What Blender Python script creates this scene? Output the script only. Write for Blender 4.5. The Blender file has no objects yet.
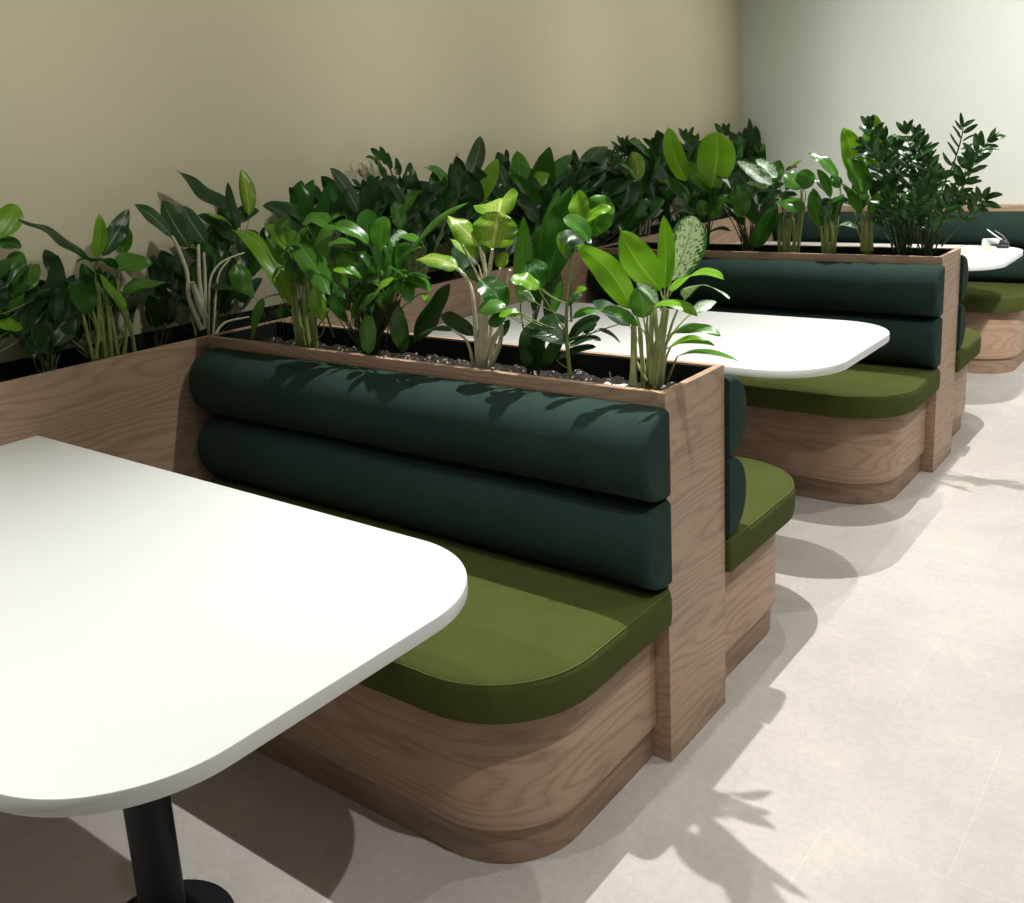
import bpy, math, random
from mathutils import Vector, Matrix
C = bpy.context.scene.collection
S = bpy.context.scene
PI = math.pi

# ------------------------------------------------------------------ helpers
class MB:
    """collects vertices, faces and UVs; build() links them as one mesh object"""
    def __init__(s): s.v = []; s.f = []; s.uv = []; s.sm = []
    def face(s, idx, uvs=None, smooth=True):
        s.f.append(tuple(idx)); s.uv.append(uvs or [(0, 0)] * len(idx)); s.sm.append(smooth)
    def quad(s, a, b, c, d, uvs=None, smooth=False):
        i = len(s.v); s.v += [tuple(a), tuple(b), tuple(c), tuple(d)]
        s.face((i, i + 1, i + 2, i + 3), uvs, smooth)
    def build(s, name, mat, parent=None, bevel=0):
        me = bpy.data.meshes.new(name)
        me.from_pydata(s.v, [], s.f)
        ul = me.uv_layers.new(name='UVMap')
        k = 0
        for uvs in s.uv:
            for u in uvs:
                ul.data[k].uv = u; k += 1
        me.polygons.foreach_set('use_smooth', s.sm)
        me.materials.append(mat)
        me.update(); me.set_sharp_from_angle(angle=math.radians(38))
        me.polygons.foreach_set('use_smooth', s.sm); me.update()
        o = bpy.data.objects.new(name, me); C.objects.link(o)
        if parent: o.parent = parent
        if bevel:
            m = o.modifiers.new('edge', 'BEVEL'); m.width = bevel; m.segments = 2
            m.limit_method = 'ANGLE'; m.angle_limit = 0.7; m.harden_normals = False
        return o
    def box(s, x0, x1, y0, y1, z0, z1, o=(0, 0)):
        # every side has its grain running along the horizontal (u)
        ou, ov = o
        for ax, val, sg in ((0, x0, -1), (0, x1, 1), (1, y0, -1), (1, y1, 1), (2, z0, -1), (2, z1, 1)):
            if ax == 0: q = [(val, y0, z0), (val, y1, z0), (val, y1, z1), (val, y0, z1)]; uv = [(p[1] + ou, p[2] + ov) for p in q]
            elif ax == 1: q = [(x0, val, z0), (x1, val, z0), (x1, val, z1), (x0, val, z1)]; uv = [(p[0] + ou, p[2] + ov) for p in q]
            else:
                q = [(x0, y0, val), (x1, y0, val), (x1, y1, val), (x0, y1, val)]
                uv = [((p[0] if x1 - x0 > y1 - y0 else p[1]) + ou, (p[1] if x1 - x0 > y1 - y0 else p[0]) + ov) for p in q]
            if (ax == 0 and sg < 0) or (ax == 1 and sg > 0) or (ax == 2 and sg < 0): q.reverse(); uv.reverse()
            s.quad(*q, uv)
        return s
    def stack(s, outline, levels, cap_top=True, cap_bot=True, flat=False):
        """outline(inset) -> closed CCW 2D loop; levels: (inset, z)"""
        rings = []; us = None
        for ins, z in levels:
            P = outline(ins)
            if us is None:
                us = [0]
                for a, b in zip(P, P[1:] + P[:1]): us.append(us[-1] + math.dist(a, b))
            rings.append(range(len(s.v), len(s.v) + len(P))); s.v += [(p[0], p[1], z) for p in P]
        n = len(rings[0])
        for r0, r1, l0, l1 in zip(rings, rings[1:], levels, levels[1:]):
            z0 = l0[1] - l0[0]; z1 = l1[1] - l1[0]
            for i in range(n):
                j = (i + 1) % n
                s.face((r0[i], r0[j], r1[j], r1[i]), [(us[i], z0), (us[i + 1], z0), (us[i + 1], z1), (us[i], z1)], not flat)
        if cap_bot: s.face(list(rings[0])[::-1], [s.v[i][:2] for i in list(rings[0])[::-1]], False)
        if cap_top: s.cap(list(rings[-1]))
        return s
    def cap(s, ring):
        # own vertices, so that the top stays flat up to its rim
        P = [s.v[i] for i in ring]; i0 = len(s.v); s.v += P; n = len(P)
        c = tuple(sum(p[k] for p in P) / n for k in range(3)); s.v.append(c)
        for i in range(n):
            j = (i + 1) % n; s.face((i0 + i, i0 + j, i0 + n), [P[i][:2], P[j][:2], c[:2]], False)
    def tube(s, pts, rads, n=7, cap=True, uv=None):
        pts = [Vector(p) for p in pts]; rings = []; up = Vector((0.3, 0.2, 1))
        for k, p in enumerate(pts):
            t = (pts[min(k + 1, len(pts) - 1)] - pts[max(k - 1, 0)]).normalized()
            a = t.cross(up)
            if a.length < 0.05: a = t.cross(Vector((1, 0, 0)))
            a.normalize(); b = t.cross(a); up = -b if False else up
            r = rads[k] if hasattr(rads, '__len__') else rads
            rings.append(range(len(s.v), len(s.v) + n))
            s.v += [tuple(p + (a * math.cos(2 * PI * i / n) + b * math.sin(2 * PI * i / n)) * r) for i in range(n)]
        m = len(pts) - 1
        for k in range(m):
            for i in range(n):
                j = (i + 1) % n
                s.face((rings[k][i], rings[k][j], rings[k + 1][j], rings[k + 1][i]),
                       [(i / n, k / m), ((i + 1) / n, k / m), ((i + 1) / n, (k + 1) / m), (i / n, (k + 1) / m)])
        if cap:
            s.face(list(rings[0])[::-1], None, False); s.face(rings[-1], None, False)
        return s

def rrect(x0, x1, y0, y1, radii, seg=14):
    """rounded rectangle, radii for corners (x0y0, x1y0, x1y1, x0y1); returns outline(inset)"""
    def outline(ins):
        P = []
        cs = [(x0, y0, 1, 1, PI), (x1, y0, -1, 1, 1.5 * PI), (x1, y1, -1, -1, 0), (x0, y1, 1, -1, .5 * PI)]
        for (cx, cy, sx, sy, a0), r in zip(cs, radii):
            rr = max(r - ins, 0.0004)
            ox = cx + sx * (ins + rr); oy = cy + sy * (ins + rr)
            k = seg if r > .05 else 4
            for i in range(k + 1):
                a = a0 + .5 * PI * i / k
                P.append((ox + rr * math.cos(a), oy + rr * math.sin(a)))
        return P
    return outline

def tag(o, label=None, cat=None, group=None, kind=None):
    if label: o['label'] = label
    if cat: o['category'] = cat
    if group: o['group'] = group
    if kind: o['kind'] = kind
    return o
def thing(name, label, cat, loc=(0, 0, 0), group=None):
    o = bpy.data.objects.new(name, None); C.objects.link(o); o.location = loc
    o.empty_display_size = .1
    return tag(o, label, cat, group)
def kids(o): return [c for c in bpy.data.objects if c.parent == o]
def copy_tree(o, loc, label, parent=None):
    c = o.copy(); C.objects.link(c)
    if parent: c.parent = parent
    else:
        c.location = loc; c['label'] = label
    for ch in kids(o): copy_tree(ch, None, None, c)
    return c

# ------------------------------------------------------------------ materials
def mat(name):
    m = bpy.data.materials.new(name); m.use_nodes = True
    nt = m.node_tree; b = nt.nodes['Principled BSDF']
    return m, nt, b
def N(nt, t, **kw):
    n = nt.nodes.new(t)
    for k, v in kw.items():
        if k.startswith('i_'): n.inputs[k[2:].replace('_', ' ')].default_value = v
        else: setattr(n, k, v)
    return n
def L(nt, a, b): nt.links.new(a, b)
def ramp(nt, stops):
    r = nt.nodes.new('ShaderNodeValToRGB'); e = r.color_ramp.elements
    while len(e) < len(stops): e.new(.5)
    for k, (p, c) in enumerate(stops): e[k].position = p; e[k].color = (*c, 1)
    return r
def math_(nt, op, a, b=None, c=None):
    n = nt.nodes.new('ShaderNodeMath'); n.operation = op
    for i, x in enumerate((a, b, c)):
        if x is None: continue
        if isinstance(x, (int, float)): n.inputs[i].default_value = x
        else: nt.links.new(x, n.inputs[i])
    return n.outputs[0]
def bump(nt, b, h, strength, dist):
    n = N(nt, 'ShaderNodeBump'); n.inputs['Strength'].default_value = strength; n.inputs['Distance'].default_value = dist
    L(nt, h, n.inputs['Height']); L(nt, n.outputs[0], b.inputs['Normal'])
def mapped(nt, kind, scale):
    tc = N(nt, 'ShaderNodeTexCoord'); mp = N(nt, 'ShaderNodeMapping'); mp.inputs['Scale'].default_value = scale
    L(nt, tc.outputs[kind], mp.inputs['Vector']); return mp.outputs[0]
def noise(nt, vec, scale, detail=2, rough=.5):
    n = N(nt, 'ShaderNodeTexNoise'); n.inputs['Scale'].default_value = scale
    n.inputs['Detail'].default_value = detail; n.inputs['Roughness'].default_value = rough
    L(nt, vec, n.inputs['Vector']); return n.outputs['Fac']
def mix(nt, fac, a, b, mode='MIX'):
    n = N(nt, 'ShaderNodeMix', data_type='RGBA', blend_type=mode)
    for sock, x in ((n.inputs[0], fac), (n.inputs[6], a), (n.inputs[7], b)):
        if isinstance(x, (int, float)): sock.default_value = x
        elif isinstance(x, tuple): sock.default_value = (*x, 1)
        else: nt.links.new(x, sock)
    return n.outputs[2]

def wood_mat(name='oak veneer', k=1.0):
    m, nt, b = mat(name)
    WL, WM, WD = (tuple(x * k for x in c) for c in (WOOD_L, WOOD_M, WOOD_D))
    tc = N(nt, 'ShaderNodeTexCoord')
    sep = N(nt, 'ShaderNodeSeparateXYZ'); L(nt, tc.outputs['UV'], sep.inputs[0])
    lo = noise(nt, mapped(nt, 'UV', (.8, 4.6, 1)), 1.0, 2)
    mid = noise(nt, mapped(nt, 'UV', (4, 22, 1)), 1.0, 3)
    ph = math_(nt, 'MULTIPLY_ADD', sep.outputs[1], 60.0, math_(nt, 'MULTIPLY', lo, 34.0))
    ph = math_(nt, 'ADD', ph, math_(nt, 'MULTIPLY', mid, 4.0))
    ring = math_(nt, 'FRACT', math_(nt, 'MULTIPLY', ph, .5))
    ring = math_(nt, 'POWER', math_(nt, 'ABSOLUTE', math_(nt, 'MULTIPLY_ADD', ring, 2.0, -1.0)), 2.2)
    fine = noise(nt, mapped(nt, 'UV', (9, 420, 1)), 1.0, 3, .65)
    broad = noise(nt, mapped(nt, 'UV', (.9, 2.2, 1)), 1.7, 2)
    g = math_(nt, 'ADD', math_(nt, 'MULTIPLY', ring, .22), math_(nt, 'MULTIPLY', fine, .62))
    g = math_(nt, 'ADD', g, math_(nt, 'MULTIPLY', broad, .34))
    r = ramp(nt, [(.25, WL), (.55, WM), (.95, WD)])
    L(nt, g, r.inputs[0]); L(nt, r.outputs[0], b.inputs['Base Color'])
    b.inputs['Roughness'].default_value = .48; b.inputs['Specular IOR Level'].default_value = .35
    bump(nt, b, fine, .18, .0006)
    return m
WOOD_L = (.54, .380, .270); WOOD_M = (.415, .278, .190); WOOD_D = (.19, .117, .076)

def fabric_mat(name, dark, light):
    m, nt, b = mat(name)
    tc = N(nt, 'ShaderNodeTexCoord')
    f1 = noise(nt, tc.outputs['Object'], 520, 2); f2 = noise(nt, tc.outputs['Object'], 7, 2)
    v = N(nt, 'ShaderNodeTexVoronoi'); v.inputs['Scale'].default_value = 420; L(nt, tc.outputs['Object'], v.inputs['Vector'])
    g = math_(nt, 'ADD', math_(nt, 'MULTIPLY', f1, .75), math_(nt, 'MULTIPLY', f2, .25))
    r = ramp(nt, [(.3, dark), (.7, light)]); L(nt, g, r.inputs[0])
    L(nt, r.outputs[0], b.inputs['Base Color'])
    b.inputs['Roughness'].default_value = .95; b.inputs['Specular IOR Level'].default_value = .15
    b.inputs['Sheen Weight'].default_value = .07; b.inputs['Sheen Roughness'].default_value = .5
    b.inputs['Sheen Tint'].default_value = (*light, 1)
    bump(nt, b, v.outputs['Distance'], .35, .0012)
    return m

def plain(name, col, rough=.5, spec=.5, metal=0, var=0):
    m, nt, b = mat(name)
    if var:
        tc = N(nt, 'ShaderNodeTexCoord')
        f = noise(nt, tc.outputs['Object'], 60, 3)
        L(nt, mix(nt, f, tuple(c * (1 - var) for c in col), tuple(min(1, c * (1 + var)) for c in col)), b.inputs['Base Color'])
    else: b.inputs['Base Color'].default_value = (*col, 1)
    b.inputs['Roughness'].default_value = rough; b.inputs['Specular IOR Level'].default_value = spec; b.inputs['Metallic'].default_value = metal
    return m

def floor_mat():
    m, nt, b = mat('pale stone tile')
    tc = N(nt, 'ShaderNodeTexCoord'); mp = N(nt, 'ShaderNodeMapping'); L(nt, tc.outputs['Object'], mp.inputs['Vector'])
    mp.inputs['Location'].default_value = (.125, .03, 0)
    br = N(nt, 'ShaderNodeTexBrick', offset=.5); L(nt, mp.outputs[0], br.inputs['Vector'])
    br.inputs['Scale'].default_value = 1; br.inputs['Mortar Size'].default_value = .0011; br.inputs['Mortar Smooth'].default_value = .3
    br.inputs['Brick Width'].default_value = .5; br.inputs['Row Height'].default_value = .5
    br.inputs['Color1'].default_value = (.572, .540, .508, 1); br.inputs['Color2'].default_value = (.598, .566, .533, 1)
    br.inputs['Mortar'].default_value = (.65, .62, .59, 1)
    n1 = noise(nt, tc.outputs['Object'], 3.5, 5, .62); n2 = noise(nt, tc.outputs['Object'], 48, 6, .75); n3 = noise(nt, tc.outputs['Object'], 320, 2)
    r1 = ramp(nt, [(.3, (.88, .87, .87)), (.7, (1.06, 1.05, 1.03))]); L(nt, n1, r1.inputs[0])
    r2 = ramp(nt, [(.3, (.90, .90, .90)), (.62, (1.04, 1.04, 1.04))]); L(nt, n2, r2.inputs[0])
    r3 = ramp(nt, [(.3, (.92, .92, .92)), (.7, (1.05, 1.05, 1.05))]); L(nt, n3, r3.inputs[0])
    c = mix(nt, 1.0, br.outputs['Color'], r1.outputs[0], 'MULTIPLY'); c = mix(nt, 1.0, c, r2.outputs[0], 'MULTIPLY'); c = mix(nt, 1.0, c, r3.outputs[0], 'MULTIPLY')
    L(nt, c, b.inputs['Base Color']); b.inputs['Roughness'].default_value = .62; b.inputs['Specular IOR Level'].default_value = .3
    bump(nt, b, n2, .08, .001)
    return m

def wall_mat(name, col):
    m, nt, b = mat(name)
    a = noise(nt, mapped(nt, 'Object', (6, 6, 160)), 3, 3); d = noise(nt, mapped(nt, 'Object', (160, 160, 6)), 3, 3)
    f = math_(nt, 'MULTIPLY', math_(nt, 'ADD', a, d), .5)
    L(nt, mix(nt, f, tuple(c * .93 for c in col), tuple(c * 1.07 for c in col)), b.inputs['Base Color'])
    b.inputs['Roughness'].default_value = .85; b.inputs['Specular IOR Level'].default_value = .2
    bump(nt, b, f, .12, .001)
    return m

def soil_mat():
    m, nt, b = mat('potting soil')
    tc = N(nt, 'ShaderNodeTexCoord')
    n1 = noise(nt, tc.outputs['Object'], 90, 3)
    v = N(nt, 'ShaderNodeTexVoronoi'); v.inputs['Scale'].default_value = 150; L(nt, tc.outputs['Object'], v.inputs['Vector'])
    sp = N(nt, 'ShaderNodeSeparateColor'); L(nt, v.outputs['Color'], sp.inputs[0])
    r = ramp(nt, [(.0, (.006, .004, .002)), (.6, (.014, .009, .005)), (.93, (.034, .022, .013)), (.985, (.34, .31, .27))]); L(nt, sp.outputs[0], r.inputs[0])
    L(nt, r.outputs[0], b.inputs['Base Color']); b.inputs['Roughness'].default_value = .9
    return m

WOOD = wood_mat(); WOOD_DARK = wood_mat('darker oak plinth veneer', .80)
OLIVE = fabric_mat('olive seat fabric', (.050, .060, .0135), (.082, .096, .023))
PINE = fabric_mat('dark green back fabric', (.0135, .029, .0235), (.030, .058, .047))
SEAM = plain('olive seam thread', (.12, .135, .045), .9, .1)
WHITE = plain('white laminate', (.765, .775, .76), .38, .4)
BLACK = plain('black powder coat', (.007, .0075, .009), .5, .3)
LINER = plain('black planter liner', (.008, .008, .009), .7, .3)
SOIL = soil_mat()

# ------------------------------------------------------------------ room
H = .9147; T = .3012; P = 2.3412; W = 1.634; XW = -1.95; YF = 4.80
def slab(name, mat_, *b):
    o = MB().box(*b).build(name, mat_); tag(o, kind='structure'); return o
slab('floor', floor_mat(), XW - .1, 6, -5, YF + .1, -.1, 0)
slab('wall_left', wall_mat('beige wall covering', (.56, .515, .36)), XW - .1, XW, -5, YF + .1, 0, 2.9)
slab('wall_far', wall_mat('pale grey green wall paint', (.70, .735, .675)), XW, 6, YF, YF + .1, 0, 2.9)
slab('ceiling', plain('ceiling paint', (.7, .7, .68), .9, .2), XW - .1, 6, -5, YF + .1, 2.9, 3.0)
slab('light_blocker_1', plain('light blocker paint', (.6, .58, .5), .9, .2), .40, .60, -5, 2.6, 2.52, 2.9)  # unseen block added to keep aisle light off the upper wall

# ------------------------------------------------------------------ planters, benches and tables
def soil_bed(x0, x1, y0, y1, z, parent, seed):
    random.seed(seed); s = MB(); d = .011
    nx = max(2, int((x1 - x0) / d)); ny = max(2, int((y1 - y0) / d))
    if nx * ny > 14000: d *= 1.8; nx = int((x1 - x0) / d); ny = int((y1 - y0) / d)
    for j in range(ny + 1):
        for i in range(nx + 1):
            x = x0 + (x1 - x0) * i / nx; y = y0 + (y1 - y0) * j / ny
            h = .006 * math.sin(x * 23 + seed) * math.cos(y * 31) + .004 * math.sin(x * 61 + y * 47) + random.random() ** 2 * .013
            s.v.append((x, y, z + h))
    for j in range(ny):
        for i in range(nx):
            a = j * (nx + 1) + i; s.face((a, a + 1, a + nx + 2, a + nx + 1), None, False)
    o = s.build('soil', SOIL, parent); o['kind'] = 'stuff'; return o

TH = .019
def divider(y0, label, seed):
    t = thing('planter_divider', label, 'planter', (0, y0, 0), 'oak planter dividers between the booths')
    MB().box(-W + .001, -TH, 0, TH, 0, H, (seed * 1.7, .3)).build('front_board', WOOD, t, .0012)
    MB().box(-W + .001, -TH, T - TH, T, 0, H, (seed * 2.3, .7)).build('back_board', WOOD, t, .0012)
    MB().box(-TH + .0004, 0, 0, T, 0, H, (seed * .9, .1 + seed * .37)).build('end_panel', WOOD, t, .0012)
    l = MB(); x0, x1, ya, yb, z0, z1 = -W + .001, -TH - .0006, TH + .0006, T - TH - .0006, .70, H - .004
    q = .004
    l.box(x0, x1, ya, ya + q, z0, z1); l.box(x0, x1, yb - q, yb, z0, z1); l.box(x0, x0 + q, ya + q, yb - q, z0, z1); l.box(x1 - q, x1, ya + q, yb - q, z0, z1)
    l.box(x0 + q, x1 - q, ya + q, yb - q, z0, z0 + q)
    l.build('liner', LINER, t)
    soil_bed(x0 + .006, x1 - .006, ya + .006, yb - .006, SOILZ, t, seed)
    return t
SOILZ = .852
divider(0, 'oak planter divider nearest the camera, behind the front bench', 1)
divider(P, 'second oak planter divider, behind the middle white table', 2)

t = thing('planter_box', 'long oak planter box running along the beige wall', 'planter', (0, 0, 0))
MB().box(-W - TH, -W, -2.9, YF - .003, 0, H, (.4, .55)).build('front_board', WOOD, t, .0012)
MB().box(XW + .002, XW + .012, -2.9, YF - .003, 0, H - .006).build('back_board', LINER, t)
l = MB(); l.box(-W - TH - .006, -W - TH - .001, -2.9, YF - .003, .70, H - .004); l.box(XW + .013, -W - TH - .006, -2.9, YF - .003, .70, .704); l.build('liner', LINER, t)
soil_bed(XW + .014, -W - TH - .008, -2.88, YF - .02, .825, t, 5)

t = thing('bench_back_panel', 'oak panel with thin cap behind the far bench, against the pale wall', 'panel', (0, 2 * P, 0))
MB().box(-W + .001, .0, 0, YF - 2 * P - .002, 0, H, (3.1, .2)).build('cap_panel', WOOD, t, .0012)

def back_roll(sg, z0, z1, x0, x1, depth=.112):
    """padded horizontal roll: D-shaped section swept along x with rounded ends"""
    s = MB(); n = 22; hz = (z1 - z0) / 2; zc = (z0 + z1) / 2
    prof = []
    for i in range(n + 1):
        a = -PI / 2 + PI * i / n
        c, sn = math.cos(a), math.sin(a)
        prof.append((abs(c) ** .80 * depth, (1 if sn >= 0 else -1) * abs(sn) ** .88 * hz))
    prof = prof + [(.0, hz * .5), (0, -hz * .5)]
    m = len(prof)
    # loops along x: (x, shrink)
    lv = []
    rl, rr = .055, .020
    for i in range(9):
        a = PI / 2 * i / 8; lv.append((x0 + rl * (1 - math.sin(a)), rl * .8 * (1 - math.cos(PI / 2 - a + 0) ) ))
    lv = []
    for i in range(9):
        a = PI / 2 * i / 8; lv.append((x0 + rl * (1 - math.cos(a)), rl * .75 * (1 - math.sin(a))))
    for i in range(1, 12): lv.append((x0 + rl + (x1 - rr - x0 - rl) * i / 12, 0))
    for i in range(9):
        a = PI / 2 * i / 8; lv.append((x1 - rr * (1 - math.sin(a)), rr * .8 * (1 - math.cos(a))))
    rings = []
    for x, sh in lv:
        k = 1 - sh / hz; kd = 1 - sh / depth
        rings.append(range(len(s.v), len(s.v) + m))
        wob = .0015 * math.sin(x * 9 + z0 * 40)
        s.v += [(x, sg * (.0035 + (d + wob * (d > .02)) * kd), zc + z * k) for d, z in prof]
    for r0, r1 in zip(rings, rings[1:]):
        for i in range(m):
            j = (i + 1) % m
            f = (r0[i], r0[j], r1[j], r1[i]) if sg < 0 else (r0[i], r1[i], r1[j], r0[j])
            s.face(f)
    for ring, xb, flip in ((rings[0], -.004, sg > 0), (rings[-1], .004, sg < 0)):
        cidx = len(s.v); px = s.v[ring[0]][0]
        s.v.append((px + xb, sg * depth * .45, zc))
        for i in range(m):
            j = (i + 1) % m
            s.face((ring[j], ring[i], cidx) if not flip else (ring[i], ring[j], cidx))
    return s

def bench(y0, sg, label):
    """sg=-1: the seat projects towards the camera from y0; +1: away"""
    t = thing('booth_bench', label, 'bench', (0, y0, 0), 'upholstered booth benches')
    def rr(x0, x1, d, r, r2):
        if sg > 0: d += .045
        return rrect(x0, x1, -d, -.004, (.012, r, r2, .004), 20) if sg < 0 else rrect(x0, x1, .004, d, (.004, r2, r, .012), 20)
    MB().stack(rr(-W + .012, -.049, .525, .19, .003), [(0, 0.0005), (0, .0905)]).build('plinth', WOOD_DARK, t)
    MB().stack(rr(-W + .003, -.036, .538, .20, .003), [(.0015, .0905), (0, .092), (0, .364), (.001, .3655)]).build('base', WOOD, t)
    ol = rr(-W + .004, .014, .582, .235, .012)
    c = MB().stack(ol, [(.010, .3662), (.002, .370), (0, .378), (-.002, .41), (-.001, .438), (.001, .447), (.0045, .4525), (.010, .456), (.022, .4585), (.05, .461), (.10, .463)]).build('seat_cushion', OLIVE, t)
    loop = [(x, y, .4535) for x, y in ol(.0045)]
    MB().tube(loop + [loop[0]], .0016, 5, False).build('seam', SEAM, c)
    back_roll(sg, .463, .673, -W + .006, .012).build('back_cushion', PINE, t)
    back_roll(sg, .674, .884, -W + .006, .012).build('back_cushion', PINE, t)
    return t
bench(0, -1, 'nearest olive booth bench facing the camera beside the near white table')
bench(T, 1, 'olive booth bench backing onto the nearest planter divider, mostly hidden behind it')
bench(P, -1, 'olive booth bench facing the camera behind the middle white table')
bench(P + T, 1, 'olive booth bench on the far side of the second planter divider')
bench(2 * P, -1, 'far olive booth bench against the pale end wall')

def table(yc, label):
    t = thing('booth_table', label, 'table', (0, yc, 0), 'white booth tables')
    hw = .421
    top = rrect(-W + .002, .0266, -hw, hw, (.004, .225, .225, .004), 24)
    MB().stack(top, [(.003, .7235), (.0008, .7242), (0, .726), (0, .7475), (.0006, .7493), (.002, .75)]).build('table_top', WHITE, t)
    for x in (-.568,):
        circ = lambda r: (lambda ins: [(x + (r - ins) * math.cos(2 * PI * i / 48), (r - ins) * math.sin(2 * PI * i / 48)) for i in range(48)])
        col = MB().stack(circ(.043), [(0, .012), (0, .7)], False, False); col.stack(circ(.11), [(0, .711), (0, .7235)])
        col.build('column', BLACK, t)
        MB().stack(circ(.132), [(.001, .0005), (0, .003), (0, .010), (.002, .0125)]).build('base_disc', BLACK, t)
    return t
YT = -1.0095
table(YT, 'near white booth table with rounded corners, in front of the nearest bench')
table(YT + P, 'middle white booth table beyond the nearest planter divider')
table(YT + 2 * P, 'far white booth table carrying the papers and black gadget')
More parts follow.
